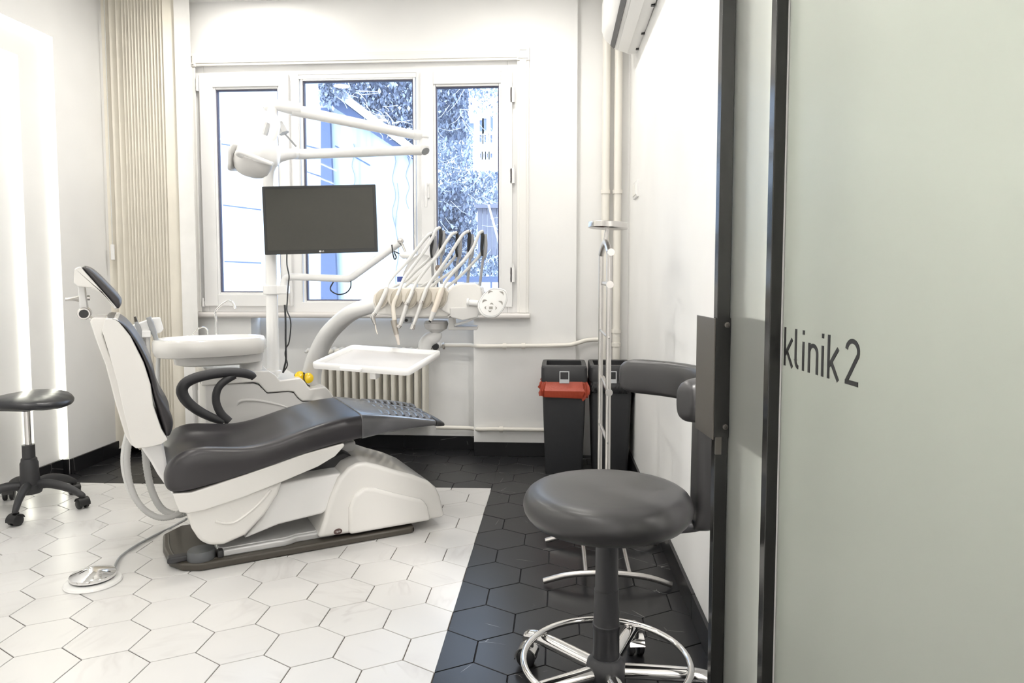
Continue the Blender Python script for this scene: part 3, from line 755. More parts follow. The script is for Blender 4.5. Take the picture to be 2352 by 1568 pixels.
def finer(ST, n):
    out = []
    for a, b in zip(ST, ST[1:]):
        for k in range(n): out.append(tuple(x + (y - x) * k / n for x, y in zip(a, b)))
    return out + [ST[-1]]
m = CB(); m.rings([cush_ring(*s) for s in FT]); m.build('leg_rest', M_FOOT, CH, sub=2)
for k in range(8):
    t_ = .04 + k * .033; w_ = .20 - .008 * k
    m = CB()
    for q in range(3):
        zz = .514 - .105 * t_ - .33 * t_ * t_
        m.tube([(t_ + .012 * q, 1.0 - w_ + q * .13, zz - .010), (t_ + .010 + .012 * q, 1.0 - w_ + .06 + q * .13, zz - .0055), (t_ + .012 * q, 1.0 - w_ + .125 + q * .13, zz - .010)], .0085, 8, smooth=3)
    m.build('cover_wrinkle', M_FOOT, CH, angle=80)
m = CB(); m.rings([cush_ring(*s) for s in [(.283, .426, .455, .460, .184), (.285, .425, .456, .461, .185), (.310, .422, .449, .453, .179), (.326, .421, .438, .440, .172), (.330, .424, .430, .431, .166)]]); m.build('foot_end', M_DARKPL, CH, sub=1)

# backrest
bn0, bn1 = .79, 1.21
shell = trace([(240, 731), (268, 731), (300, 772), (330, 832), (346, 882), (352, 930), (371, 985), (386, 1010), (372, 1020), (340, 1028), (312, 1030), (300, 1020), (286, 960), (268, 880), (250, 815), (232, 757)], bn0)
m = CB(); m.prism(shell, bn0, bn1, XZ)
m.bm.faces.ensure_lookup_table()
bmesh.ops.recalc_face_normals(m.bm, faces=m.bm.faces[:])
rear = [f for f in m.bm.faces if f.normal.x < -.85 and len(f.verts) == 4]
bmesh.ops.inset_region(m.bm, faces=rear, thickness=.035, depth=-.022)
m.build('backrest_shell', M_WHITE, CH, bevel=.012, seg=3)
front = [(240, 729), (262, 729), (285, 740), (306, 764), (328, 795), (350, 838), (360, 872), (364, 900), (378, 925), (394, 950), (402, 972), (398, 992), (386, 1012)]
backl = [(244, 732), (266, 733), (284, 752), (300, 772), (318, 806), (330, 832), (342, 866), (346, 888), (350, 915), (356, 940), (366, 968), (374, 990), (384, 1008)]
R = []
for (u1, v1), (u2, v2) in zip(front, backl):
    (a1, z1), (a2, z2) = cp(u1, v1, bn0), cp(u2, v2, bn0)
    d = Vector((a1 - a2, z1 - z2)); ring = []
    for y, f in ((-1, 0), (-1.0, .45), (-.96, .85), (-.85, 1.0), (-.4, .9), (.0, .86), (.4, .9), (.85, 1.0), (.96, .85), (1.0, .45), (1, 0)):
        ring.append((a2 + d.x * f, 1.0 + .212 * y, z2 + d.y * f))
    R.append(ring)
m = CB(); m.rings(R); m.build('back_cushion', M_LEATHER, CH, sub=2)
m = CB(); br = trace([(318, 1020), (372, 1018), (378, 1035), (384, 1070), (398, 1108), (420, 1150), (408, 1160), (392, 1132), (362, 1090), (345, 1060)], .84)
m.prism(br, .84, 1.16, XZ); m.build('back_bracket', M_WHITE2, CH, bevel=.012, seg=3)

spine = trace([(206, 738), (212, 729), (244, 729), (262, 760), (276, 815), (300, 880), (330, 960), (345, 1024), (302, 1024), (288, 1002), (266, 930), (242, 838), (222, 786)], .90)
m = CB(); m.prism(spine, .985, 1.10, XZ); m.build('backrest_spine', M_WHITE, CH, bevel=.010, seg=3)
rim = trace([(206, 738), (212, 729), (244, 729), (262, 755), (246, 752), (238, 757), (236, 768), (246, 800), (262, 838), (274, 846), (284, 850), (300, 880), (330, 960), (345, 1024), (302, 1024), (288, 1002), (266, 930), (242, 838), (222, 786)], .88)
m = CB(); m.prism(rim, .88, .99, XZ); m.build('spine_rim', M_WHITE, CH, bevel=.006, seg=3)
# headrest
hn0, hn1 = .885, 1.115
hs = trace([(184, 611), (171, 617), (169, 650), (177, 658), (210, 661), (232, 672), (264, 711), (270, 708), (240, 674)], hn0)
m = CB(); m.prism(hs, hn0, hn1, XZ); m.build('headrest_shell', M_WHITE, CH, bevel=.008, seg=3)
hfront = [(190, 609), (204, 612), (226, 630), (250, 655), (272, 678), (281, 692), (277, 706), (270, 710)]
hback = [(183, 612), (190, 621), (206, 641), (226, 664), (248, 689), (258, 699), (265, 706), (268, 709)]
R = []
for (u1, v1), (u2, v2) in zip(hfront, hback):
    (a1, z1), (a2, z2) = cp(u1, v1, hn0), cp(u2, v2, hn0)
    R.append([(a2 + (a1 - a2) * f, 1.0 + .117 * y, z2 + (z1 - z2) * f) for y, f in ((-1, 0), (-1, .5), (-.94, .9), (-.7, 1), (0, .92), (.7, 1), (.94, .9), (1, .5), (1, 0))])
m = CB(); m.rings(R); m.build('headrest_cushion', M_LEATHER, CH, sub=2)
m = CB(); nk = trace([(178, 655), (194, 658), (201, 708), (183, 712)], .955); m.prism(nk, .955, 1.03, XZ); m.build('headrest_post', M_WHITE2, CH, bevel=.004)
jc = cp(193, 720, .95)
m = CB(); m.lathe([(0, -.012), (.019, -.012), (.022, -.009), (.022, .07), (0, .07)], (jc[0], .95, jc[1]), (0, 1, 0), seg=24); m.build('headrest_joint', M_STEEL, CH)
m = CB(); m.lathe([(0.008, -.004), (.015, -.004), (.015, .001), (.008, .001)], (jc[0], .935, jc[1]), (0, 1, 0), seg=24); m.lathe([(0, -.004), (.007, -.004), (.007, .004), (0, .004)], (jc[0], .934, jc[1]), (0, 1, 0)); m.build('joint_cap', M_BLACK, CH)
l0, l1 = cp(181, 686, .97), cp(151, 687, .97)
m = CB(); m.tube([(l0[0], .97, l0[1]), (l0[0] - .015, .96, l0[1]), (l1[0] + .006, .955, l1[1]), (l1[0], .955, l1[1])], [.011, .007, .0055, .006], 10); m.build('headrest_lever', M_STEEL, CH)
l0 = cp(200, 684, .955); m = CB(); m.lathe([(0, 0), (.009, 0), (.009, .008), (0, .009)], (l0[0], .965, l0[1]), (1, 0, 0), seg=14); m.build('headrest_screw', M_STEEL, CH)
q0, q1 = cp(195, 722, 1.0), cp(232, 745, 1.0)
m = CB(); m.box((-.006, -.045, -.004), (.006, .045, .004)); m.bm.transform(Matrix.Translation(((q0[0] + q1[0]) / 2, 1.0, (q0[1] + q1[1]) / 2)) @ Matrix.Rotation(atan2(-(q1[1] - q0[1]), q1[0] - q0[0]), 4, 'Y') @ Matrix.Diagonal((6.5, 1, 1, 1))); m.build('headrest_bar', M_STEEL, CH, bevel=.002)

# armrest on the far side
an = 1.275
def ap(u, v, n=an): a, z = cp(u, v, n); return (a, n, z)
m = CB(); m.tube([ap(*p) for p in ((514, 968), (488, 959), (456, 943), (430, 922), (418, 900), (424, 882), (446, 869), (480, 860), (520, 855), (556, 856), (577, 862), (584, 868))], [.010, .012, .0135, .0145, .0155, .0155, .0150, .0145, .0140, .0135, .0120, .009], 12, smooth=4, flat=1.5, up=(0, 1, 0))
ar = m.build('armrest', M_DARKPL, CH)
m = CB(); m.tube([ap(*p) for p in ((526, 968), (508, 950), (497, 926), (497, 902), (506, 884), (524, 870), (540, 862))], [.012, .0115, .011, .011, .011, .011, .010], 12, smooth=4, flat=1.5, up=(0, 1, 0)); m.build('armrest_brace', M_DARKPL, ar)

# supply hoses hanging behind the backrest
def hose(name, pts, r, M, parent=None, ribs=0, **kw):
    m = MB()
    if ribs:
        P = catmull(pts, ribs); m.tube(P, [r * (1 + .10 * (i % 2)) for i in range(len(P))], 10)
    else: m.tube(pts, r, 10, smooth=6)
    return m.build(name, M, parent, **kw)
def cw(u, v, n): a, z = cp(u, v, n); return chair_pt(a, n, z)
hose('hose', [cw(294, 985, 1.02), cw(283, 1040, 1.0), cw(286, 1090, .99), cw(305, 1140, .98), cw(345, 1178, .97), cw(385, 1188, .96), cw(418, 1178, .98)], .0085, M_HOSE, CH, label='plain grey hose')
hose('hose', [cw(296, 1010, .95), cw(292, 1060, .94), cw(300, 1115, .93), cw(322, 1160, .92), cw(358, 1186, .92), cw(395, 1186, .93), cw(425, 1168, .96)], .0105, M_HOSE2, CH, ribs=14, label='corrugated grey hose')
hose('hose', [cw(333, 1030, 1.04), cw(338, 1080, 1.03), cw(350, 1130, 1.03), cw(372, 1168, 1.02), cw(405, 1182, 1.0), cw(430, 1176, 1.0)], .0125, M_HOSE2, CH, ribs=14, label='corrugated grey hose')

# foot pedal
pc = on_z(214, 1338)
fp = empty('foot_pedal', (pc.x, pc.y, 0), 0, 'chrome domed foot pedal on a white base on the floor', 'foot pedal')
m = MB(); m.lathe([(0, 0), (.090, 0), (.092, .004), (.088, .010), (.074, .013), (0, .013)], pc, seg=40); m.build('pedal_base', M_WHITE2, fp)
m = MB(); m.lathe([(0, .016), (.066, .016), (.072, .019), (.073, .030), (.070, .033), (.008, .052), (0, .0525)], pc + Vector((-.004, .006, 0)), seg=40); m.build('pedal_dome', M_CHROME, fp)
m = MB(); m.lathe([(0, .012), (.064, .012), (.064, .018), (0, .018)], pc + Vector((-.004, .006, 0)), seg=32); m.build('pedal_gap', M_BLACK, fp)
m = MB(); q = on_z(262, 1306, .02); m.tube([q + Vector((-.02, -.03, 0)), q], .012, 10); m.build('cable_gland', M_GREYW, fp)
hose('pedal_cable', [q, on_z(268, 1290, .012), on_z(280, 1275, .008), on_z(310, 1254, .007), on_z(350, 1232, .007), on_z(395, 1210, .010), cw(428, 1192, .97)], .0045, M_GREY, fp)
# ================================================================== DENTAL UNIT BESIDE THE CHAIR
UN0, UN1 = 1.45, 1.78
DU = empty('dental_unit', chair_pt(-.30, 1.6, 0), atan2(.5227, .8525), 'white floor-standing dental unit with stepped top and spittoon bowl', 'dental unit')
top = trace([(462, 886), (460, 858), (470, 851), (618, 851), (632, 860), (643, 873), (690, 867), (700, 876), (712, 893), (748, 888), (758, 898), (768, 914), (768, 921), (694, 921), (684, 912), (675, 900), (662, 898), (614, 902), (603, 890), (594, 880), (582, 878)], UN0)
m = CB(); m.prism(top, UN0, UN1, XZ); m.build('unit_cover', M_WHITE, DU, bevel=.008, seg=3)
body = trace([(470, 882), (582, 880), (594, 884), (603, 892), (614, 903.5), (662, 899.5), (675, 902), (684, 914), (694, 922.5), (764, 922)], UN0 + .01)
body = body + [(body[-1][0], .06), (body[0][0], .06)]
m = CB(); m.prism(body, UN0 + .010, UN1 - .01, XZ); m.build('unit_body', M_GREYW, DU, bevel=.006)
m = CB(); m.box((body[0][0] + .02, UN0 + .03, 0), (body[-3][0] - .02, UN1 - .03, .065)); m.build('plinth', M_DARKPL, DU)
m = CB(); m.tube([(*(lambda q: (q[0], UN0 + .010, q[1]))(cp(u, v, UN0)),) for u, v in ((545, 932), (552, 922), (575, 919), (610, 923), (645, 931), (670, 940))], [.002, .007, .007, .006, .005, .002], 8, smooth=4); m.build('body_crease', M_GREYW, DU)
m = CB(); q = cp(448, 893, UN0 + .06); m.tube([(q[0], UN0 + .06, .05), (q[0], UN0 + .06, q[1])], .011, 12); m.tube([(q[0], UN0 + .06, q[1] - .005), (q[0], UN0 + .06, q[1] + .03)], .013, 12); m.build('drain_pipe', M_GREYW, DU)
# spittoon
BC = (-.545, 1.50)
def oval(w, d, z, p=2.7, c=BC, n=36): return [(c[0] + w * math.copysign(abs(cos(t)) ** (2 / p), cos(t)), c[1] + d * math.copysign(abs(sin(t)) ** (2 / p), sin(t)), z) for t in [2 * pi * k / n for k in range(n)]]
m = CB(); m.rings([oval(.205, .115, .708), oval(.228, .138, .714), oval(.239, .149, .738), oval(.238, .148, .776), oval(.232, .142, .788), oval(.215, .125, .790), oval(.200, .112, .780), oval(.12, .07, .745), oval(.03, .02, .735)])
sp = m.build('spittoon_bowl', M_WHITE, DU)
m = CB(); m.rings([oval(.165, .095, .668, c=(-.505, 1.50)), oval(.187, .112, .676, c=(-.51, 1.50)), oval(.192, .118, .714, c=(-.51, 1.50))]); m.build('bowl_support', M_GREYW, DU)
m = CB(); m.lathe([(.055, .615), (.05, .64), (.052, .685)], (-.37, 1.52, 0), seg=24); m.build('bowl_neck', M_WHITE2, DU)
def wp(u, v, n): a, z = cp(u, v, n); return (a, n, z)
m = CB(); m.tube([wp(478, 768, 1.53), wp(476, 757, 1.53), wp(468, 751, 1.53), wp(455, 755, 1.51), wp(443, 768, 1.49)], .0035, 10, smooth=5); m.build('rinse_spout', M_CHROME, DU)
m = CB(); m.tube([wp(498, 768, 1.57), wp(497, 740, 1.57), wp(495, 716, 1.57), wp(505, 703, 1.56), wp(520, 692, 1.55), wp(531, 692, 1.54), wp(537, 700, 1.535), wp(540, 709, 1.53)], [.0065, .0055, .005, .005, .005, .005, .005, .0055], 10, smooth=5); m.build('cup_filler_spout', M_CHROME, DU)
# suction holder on a bracket at the left of the bowl
HNn = 1.50
m = CB(); hb = trace([(302, 748), (352, 730), (368, 729), (376, 756), (368, 764), (350, 768), (318, 776)], HNn); m.prism(hb, HNn, HNn + .05, XZ); m.build('suction_holder', M_WHITE2, DU, bevel=.005)
m = CB(); m.box((*cp(326, 774, HNn - .01)[:1], HNn - .03, cp(326, 774, HNn)[1]), (cp(346, 758, HNn)[0], HNn + .01, cp(346, 758, HNn)[1])); m.build('holder_fork', M_WHITE2, DU, bevel=.004)
m = CB(); m.tube([wp(338, 774, HNn), wp(342, 830, HNn), wp(350, 880, HNn), wp(366, 950, HNn), wp(384, 1000, HNn + .02), wp(480, 1010, HNn + .03)], .011, 10, smooth=4); m.build('holder_arm', M_GREYW, DU)
def suction(pts, r, label):
    e = empty('suction_handpiece', chair_pt(*[pts[1][0], pts[1][1]], pts[1][2]), 0, label, 'suction tube')
    m = CB(); m.tube(pts[:3], [r * .8, r, r * .95], 12); m.tube([pts[2], pts[3]], [r * .8, r * .75], 12); m.build('grip', M_GREY, e)
    m = CB(); m.tube(pts[3:], r * .72, 10, smooth=5); m.build('suction_hose', M_HOSE, e)
    return e
e = suction([wp(312, 739, 1.49), wp(318, 752, 1.49), wp(325, 775, 1.49), wp(332, 795, 1.49), wp(340, 835, 1.5), wp(348, 880, 1.5), wp(362, 950, 1.5), wp(380, 1005, 1.5), wp(480, 1020, 1.52)], .010, 'grey suction tube with dark tip in the white holder, left of the pair')
m = CB(); m.tube([wp(310, 727, 1.49), wp(313, 740, 1.49)], [.005, .0075], 10); m.build('dark_tip', M_BASE, e)
suction([wp(341, 728, 1.485), wp(346, 742, 1.485), wp(354, 765, 1.485), wp(361, 785, 1.485), wp(364, 815, 1.49), wp(362, 850, 1.49), wp(364, 900, 1.49), wp(372, 950, 1.49), wp(386, 1008, 1.5), wp(480, 1026, 1.52)], .0125, 'thick grey suction tube in the white holder, right of the pair')

# protective goggles on the unit's step
gq = cw(708, 884, 1.475)
gg = empty('safety_goggles', gq, 0, 'yellow-lensed safety goggles lying on the white unit step', 'goggles')
for k, (u, v, n) in enumerate(((689, 864, 1.50), (708, 868, 1.475))):
    c = cw(u, v, n)
    m = MB(); m.lathe([(0, .006), (.017, .004), (.025, 0), (.025, .002), (.017, .006), (0, .008)], c, (.45, -1, .25), seg=20); m.build('lens', M_YELLOW, gg)
for pts in ([cw(699, 856, 1.47), cw(698, 870, 1.468), cw(704, 882, 1.465), cw(712, 887, 1.465)], [cw(676, 862, 1.54), cw(686, 855, 1.53), cw(699, 857, 1.49)]):
    m = MB(); m.tube(pts, .0030, 6, smooth=3); m.build('temple', M_CORD, gg)

# pole with the operating lamp
PD = 3.46
pb = at_d(628, 852, PD); px, py = pb.x, pb.y
ol = empty('operating_lamp', (px, py, pb.z - .01), 0, 'white operating lamp on a jointed arm above the chair', 'lamp')
elbow = at_d(975, 342, 3.40)
ztube = at_d(690, 354, 3.45)
m = MB(); m.tube([(px, py, pb.z - .03), (px, py, 1.05), (px, py, 1.40), (px - .004, py, 1.53), (px + .012, py - .0, 1.595), (px + .055, py + .0, 1.632), (px + .12, py, 1.646), ztube, at_d(820, 350, 3.43), at_d(955, 345, 3.40)], [.030, .0275, .026, .025, .025, .025, .025, .0245, .0235, .022], 18, smooth=5); m.build('pole', M_WHITE2, ol)
m = MB(); m.lathe([(.036, 0), (.036, .012), (.030, .016)], (px, py, pb.z - .01), seg=24); m.build('pole_collar', M_WHITE2, ol)
m = MB(); e0 = at_d(948, 345, 3.40); m.tube([e0, at_d(965, 344, 3.40), at_d(980, 342, 3.395)], [.0235, .026, .020], 14); m.lathe([(0, -.022), (.024, -.022), (.029, -.014), (.029, .012), (.022, .020), (.019, .045)], at_d(973, 341, 3.40), (0.1, 0, 1), seg=20); m.build('lower_joint', M_WHITE2, ol)
m = MB(); m.lathe([(0, 0), (.020, 0), (.020, .003), (0, .003)], at_d(977, 347, 3.365), (.55, -.5, -.65), seg=18); m.build('joint_disc', M_GREY, ol)
m = MB(); m.lathe([(.020, -.02), (.020, .0), (.026, .004), (.027, .018), (.02, .03), (0, .034)], at_d(973, 318, 3.40), (0, 0, 1), seg=20); m.tube([at_d(975, 311, 3.40), at_d(950, 309, 3.38)], [.022, .025], 14); m.build('upper_joint', M_WHITE2, ol)
m = MB(); m.tube([at_d(952, 310, 3.385), at_d(670, 252, 3.14)], [.0215, .0255], 16); m.build('spring_arm', M_WHITE2, ol)
m = MB(); m.tube([at_d(690, 250, 3.15), at_d(660, 246, 3.13), at_d(640, 242, 3.12), at_d(620, 245, 3.11), at_d(606, 249, 3.10)], [.027, .028, .025, .022, .010], 14, smooth=3); m.build('spring_arm_head', M_WHITE2, ol)
m = MB(); m.tube([at_d(650, 241, 3.14), at_d(730, 252, 3.20)], [.010, .006], 8); m.build('cable_duct', M_WHITE2, ol)
m = MB(); m.tube([at_d(625, 250, 3.11), at_d(626, 268, 3.10), at_d(632, 288, 3.08), at_d(626, 313, 3.06), at_d(610, 333, 3.03), at_d(588, 347, 3.0)], [.021, .022, .022, .020, .016, .012], 14, smooth=4); m.build('yoke', M_WHITE2, ol)
m = MB(); m.tube([at_d(642, 282, 3.17), at_d(653, 306, 3.17)], [.017, .024], 6); m.build('switch_grip', M_GREYW, ol)
m = MB(); m.tube([at_d(655, 308, 3.17), at_d(680, 336, 3.17)], .0038, 8); m.build('switch_stick', M_GREY, ol)
m = MB(); m.tube([at_d(617, 282, 3.15), at_d(606, 314, 3.16)], [.015, .012], 6); m.build('rear_bracket', M_GREYW, ol)
# lamp head: round cap over a narrowing reflector, with a front shield
hc = at_d(594, 353, 3.06)
ax = (UP * .93 + RIGHT * .30 - FWD * .18).normalized()
qx = (RIGHT - ax * RIGHT.dot(ax)).normalized(); qy = ax.cross(qx)
HM = Matrix((( qx.x, qy.x, ax.x, hc.x), (qx.y, qy.y, ax.y, hc.y), (qx.z, qy.z, ax.z, hc.z), (0, 0, 0, 1)))
m = MB(HM); m.lathe([(.074, -.026), (.088, -.028), (.092, -.018), (.088, .02), (.072, .055), (.045, .076), (.015, .083), (0, .084)], (0, 0, 0), seg=32); m.build('lamp_cap', M_WHITE2, ol)
m = MB(HM); m.lathe([(.082, -.024), (.080, -.05), (.070, -.078), (.052, -.096), (.03, -.104), (0, -.106)], (-.012, -.01, 0), seg=32); m.build('reflector_housing', M_GREYW, ol)
m = MB(HM); m.rings([[(-.090 + dx + .012 * (z < -.02), y * s, z * s - .040 - dz) for y, z in rrect(-.070, .070, -.062, .05, .03, 5)] for dx, s, dz in ((-.008, .92, .004), (-.012, 1, 0), (-.004, 1, 0), (0, .94, 0))]); m.build('front_shield', M_GREYW, ol)
m = MB(); m.tube([at_d(556, 358, 2.965), at_d(546, 352, 2.94), at_d(554, 349, 2.93), at_d(600, 367, 2.93), at_d(627, 377, 2.93)], [.011, .011, .0105, .0095, .0085], 12, smooth=4); m.build('lamp_handle', M_WHITE2, ol)

# monitor on the pole
mc = [at_d(602, 428, 3.32), at_d(863, 423, 3.363), at_d(867, 578, 3.375), at_d(607, 585, 3.332)]
ex = ((mc[1] - mc[0]) + (mc[2] - mc[3])).normalized(); ez0 = ((mc[0] - mc[3]) + (mc[1] - mc[2])); ez = (ez0 - ex * ez0.dot(ex)).normalized(); ey = ez.cross(ex)
ctr = sum(mc, Vector()) / 4
MW, MHH = ((mc[1] - mc[0]).length + (mc[2] - mc[3]).length) / 2, ((mc[0] - mc[3]).length + (mc[1] - mc[2]).length) / 2
MM = Matrix(((ex.x, ey.x, ez.x, ctr.x), (ex.y, ey.y, ez.y, ctr.y), (ex.z, ey.z, ez.z, ctr.z), (0, 0, 0, 1)))
mo = empty('monitor', ctr, 0, 'switched-off black flat monitor mounted in front of the lamp pole', 'monitor')
m = MB(MM); m.box((-MW / 2, 0, -MHH / 2), (MW / 2, .022, MHH / 2)); m.box((-MW / 2 + .06, .02, -MHH / 2 + .06), (MW / 2 - .06, .042, MHH / 2 - .05)); m.build('bezel', M_BEZEL, mo, bevel=.003)
m = MB(MM); m.box((-MW / 2 + .014, -.0006, -MHH / 2 + .018), (MW / 2 - .014, .001, MHH / 2 - .013)); m.build('screen', M_SCREEN, mo, smooth=False)
m = MB(MM); frame_mb(m, -MW / 2 + .0125, MW / 2 - .0125, -MHH / 2 + .0165, MHH / 2 - .0115, .0016, -.0012, .0005); m.build('screen_gap', M_BLACK, mo, smooth=False)
m = MB(MM); m.box((-.10, .04, -.05), (.0, .07, .05)); m.tube([(-.06, .06, 0), (-.19, .11, 0), (-.20, .15, 0)], .016, 10); m.build('mount', M_DARKPL, mo, bevel=.003)
m = MB(MM); m.lathe([(0, 0), (.0046, 0), (.0046, .0008), (0, .0008)], (-.0065, -.0005, -MHH / 2 + .009), (0, -1, 0), seg=18); lg = m.build('logo_disc', mat('white print', (.80, .80, .78), .5), mo)
text_part('LG', .0095, MM @ Matrix.Translation((.0062, -.0012, -MHH / 2 + .009)) @ Matrix.Rotation(radians(90), 4, 'X'), mo, bpy.data.materials['white print'])
# cables hanging from the monitor to the unit
def cable(pts, r, label):
    m = MB(); m.tube(pts, r, 6, smooth=5); return tag(m.build('cable', M_CORD, loc=pts[-1]), label, 'cable')
cable([at_d(u, v, 3.32) for u, v in ((659, 580), (659, 605), (661, 618), (664, 635), (662, 655), (660, 690), (659, 712), (666, 730), (668, 750), (664, 785), (657, 800), (655, 815))] + [at_d(660, 838, 3.33), at_d(650, 856, 3.33)], .0030, 'thin black cable hanging from the monitor down to the unit')
cable([at_d(u, v, 3.31) for u, v in ((654, 700), (656, 735), (656, 780), (657, 822), (654, 840), (650, 856))], .0045, 'thicker black cable dropping from the metal plug to the unit')

# jointed arm with the small lamp head, clamped to the pole
la = empty('polymerisation_lamp', (px, py, 1.0), 0, 'small white lamp head on a jointed white arm clamped to the pole', 'lamp')
cz = at_d(625, 665, PD).z
m = MB(); m.lathe([(.036, -.022), (.040, -.020), (.040, .020), (.036, .022)], (px, py, cz), seg=24); c2 = at_d(652, 662, 3.43); m.box((px, py - .022, cz - .020), (c2.x + .022, py + .022, cz + .020)); m.build('pole_clamp', M_WHITE2, la, bevel=.004)
m = MB(); m.tube([at_d(651, 664, 3.43), at_d(652, 650, 3.43), at_d(656, 640, 3.43), at_d(668, 636, 3.43)], [.018, .018, .0175, .017], 14, smooth=3); m.tube([at_d(666, 635, 3.43), at_d(793, 640, 3.33)], .0165, 14); m.build('lower_arm', M_WHITE2, la)
m = MB(); m.tube([at_d(790, 640, 3.33), at_d(800, 640, 3.32), at_d(812, 635, 3.31)], [.0165, .018, .016], 12); m.tube([at_d(808, 637, 3.31), at_d(918, 557, 3.20)], .0165, 14); m.build('upper_arm', M_WHITE2, la)
m = MB(); m.ball(at_d(920, 553, 3.20), .015); m.tube([at_d(922, 556, 3.20), at_d(938, 593, 3.18)], .006, 8); m.build('end_rod', M_STEEL, la)
m = MB(); m.tube([at_d(918, 583, 3.17), at_d(926, 586, 3.17), at_d(948, 586, 3.16), at_d(962, 594, 3.15)], [.007, .016, .014, .008], 12); m.tube([at_d(938, 590, 3.18), at_d(945, 620, 3.17)], .011, 10); m.build('lamp_socket', M_WHITE2, la)
m = MB(); m.rings([[at_d(u + dx, v + dy, d) for u, v in ((938, 600), (965, 580), (1000, 592), (1006, 640), (975, 652), (930, 650), (925, 630))] for d, dx, dy in ((3.14, 2, 2), (3.12, 0, 0), (3.18, 0, 0), (3.20, 2, 2))]); m.build('lamp_body', M_WHITE2, la, bevel=.004)
m = MB(); m.lathe([(0, 0), (.013, 0), (.014, .010), (.006, .012), (0, .010)], at_d(1006, 616, 3.12), (.3, -1, .1), seg=18); m.build('lamp_lens', mat('brown lens', (.30, .24, .20), .2), la)
m = MB(); m.box(at_d(912, 647, 3.14) - Vector((0, 0, .0)), at_d(926, 635, 3.16)); m.build('blue_clip', mat('blue plastic', (.05, .08, .30), .4), la, bevel=.002)
m = MB(); m.tube([at_d(u, v, 3.30) for u, v in ((766, 647), (759, 660), (762, 669), (778, 676), (795, 672), (805, 660), (806, 645))], .0030, 6, smooth=5); m.build('loop_cable', M_CORD, la)
m = MB(); m.tube([at_d(u, v, 3.18) for u, v in ((900, 562), (902, 580), (906, 595), (910, 590), (905, 578), (912, 580), (920, 584))], .0030, 6, smooth=5); m.build('loop_cable', M_CORD, la)
M_SATIN = mat('satin silver metal', (.74, .73, .71), .32, metal=.55)
# ================================================================== INSTRUMENT HEAD OVER THE CHAIR
DHD = 2.95
dh = empty('delivery_unit', at_d(985, 700, DHD), 0, 'white instrument console with five scalloped holders, over the leg rest', 'dental instrument unit')
m = MB(); m.tube([at_d(716, 885, 3.56), at_d(718, 850, 3.52), at_d(729, 814, 3.46), at_d(752, 770, 3.38), at_d(785, 735, 3.27), at_d(820, 712, 3.14), at_d(870, 698, 3.08), at_d(900, 695, 3.06)], [.046, .045, .044, .042, .039, .036, .034, .033], 20, smooth=5); m.build('curved_arm', M_WHITE2, dh)
def front(pts, d): return [at_d(u, v, d) for u, v in pts]
def slab(pts, d0, d1, grow=0):
    m = MB(); c = Vector((sum(p[0] for p in pts) / len(pts), sum(p[1] for p in pts) / len(pts)))
    a = [m.bm.verts.new(p) for p in front(pts, d0)]
    base = front(pts, d0)
    off = FWD * (d1 - d0) + Vector((0, 0, .0))
    off.z = 0
    b = [m.bm.verts.new(p + off) for p in base]
    n = len(pts); m.bm.faces.new(a); m.bm.faces.new(b[::-1])
    for i in range(n): m.bm.faces.new([a[i], b[i], b[(i + 1) % n], a[(i + 1) % n]])
    return m
# white housing at the right, lower shell, beige holder panel
slab([(1012, 712), (1020, 678), (1038, 657), (1056, 650), (1092, 649), (1105, 660), (1110, 692), (1108, 724), (1034, 724)], 2.86, 3.12).build('housing', M_WHITE, dh, bevel=.009, seg=3)
slab([(856, 696), (862, 684), (1010, 684), (1032, 700), (1034, 718), (1030, 728), (960, 729), (868, 722), (858, 712)], 2.88, 3.10).build('lower_shell', M_WHITE, dh, bevel=.010, seg=3)
scal = []
for k in range(5):
    x0 = 856 + 34 * k
    scal += [(x0, 692), (x0 + 6, 704), (x0 + 16, 710), (x0 + 27, 704)]
slab([(876, 662), (858, 676)] + scal + [(1026, 692), (1030, 672), (1022, 660)], 2.85, 2.98).build('holder_panel', M_BEIGE, dh, bevel=.005, seg=2)
for k in range(5):
    c = at_d(876 + 34 * k, 684, 2.847)
    q = (UP + RIGHT * .25).normalized()
    m = MB()
    R_ = Matrix((RIGHT - q * RIGHT.dot(q), q, FWD)).transposed()
    for i in range(3): R_.col[i] = R_.col[i].normalized()
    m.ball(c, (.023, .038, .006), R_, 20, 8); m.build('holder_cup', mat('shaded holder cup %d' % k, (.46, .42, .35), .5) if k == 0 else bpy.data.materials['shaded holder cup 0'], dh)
slab([(1032, 706), (1094, 703), (1104, 713), (1097, 729), (1062, 736), (1034, 728)], 2.855, 2.92).build('side_pod', M_GREYW, dh, bevel=.006)
# keypad on its stalk
m = MB(); m.tube([at_d(1074, 694, 2.86), at_d(1100, 696, 2.84)], .0115, 12); m.lathe([(.016, -.004), (.016, .004)], at_d(1075, 694, 2.86), (1, 0, 0), seg=16); m.build('keypad_stalk', M_WHITE2, dh)
kc = at_d(1130, 695, 2.80)
kn = (-FWD + RIGHT * .12 + UP * .28).normalized(); kx = (RIGHT - kn * RIGHT.dot(kn)).normalized(); ky = kn.cross(kx)
KM = Matrix(((kx.x, ky.x, kn.x, kc.x), (kx.y, ky.y, kn.y, kc.y), (kx.z, ky.z, kn.z, kc.z), (0, 0, 0, 1)))
kp = [(-30, 0), (-31, -12), (-24, -26), (-14, -33), (2, -34), (14, -29), (25, -16), (33, 2), (35, 16), (33, 27), (24, 33), (4, 35), (-8, 30), (-20, 18)]
PXM = 2.80 / F_PX
kpl = catmull([(x * PXM, y * PXM, 0) for x, y in kp + kp[:1]], 3)[:-1]
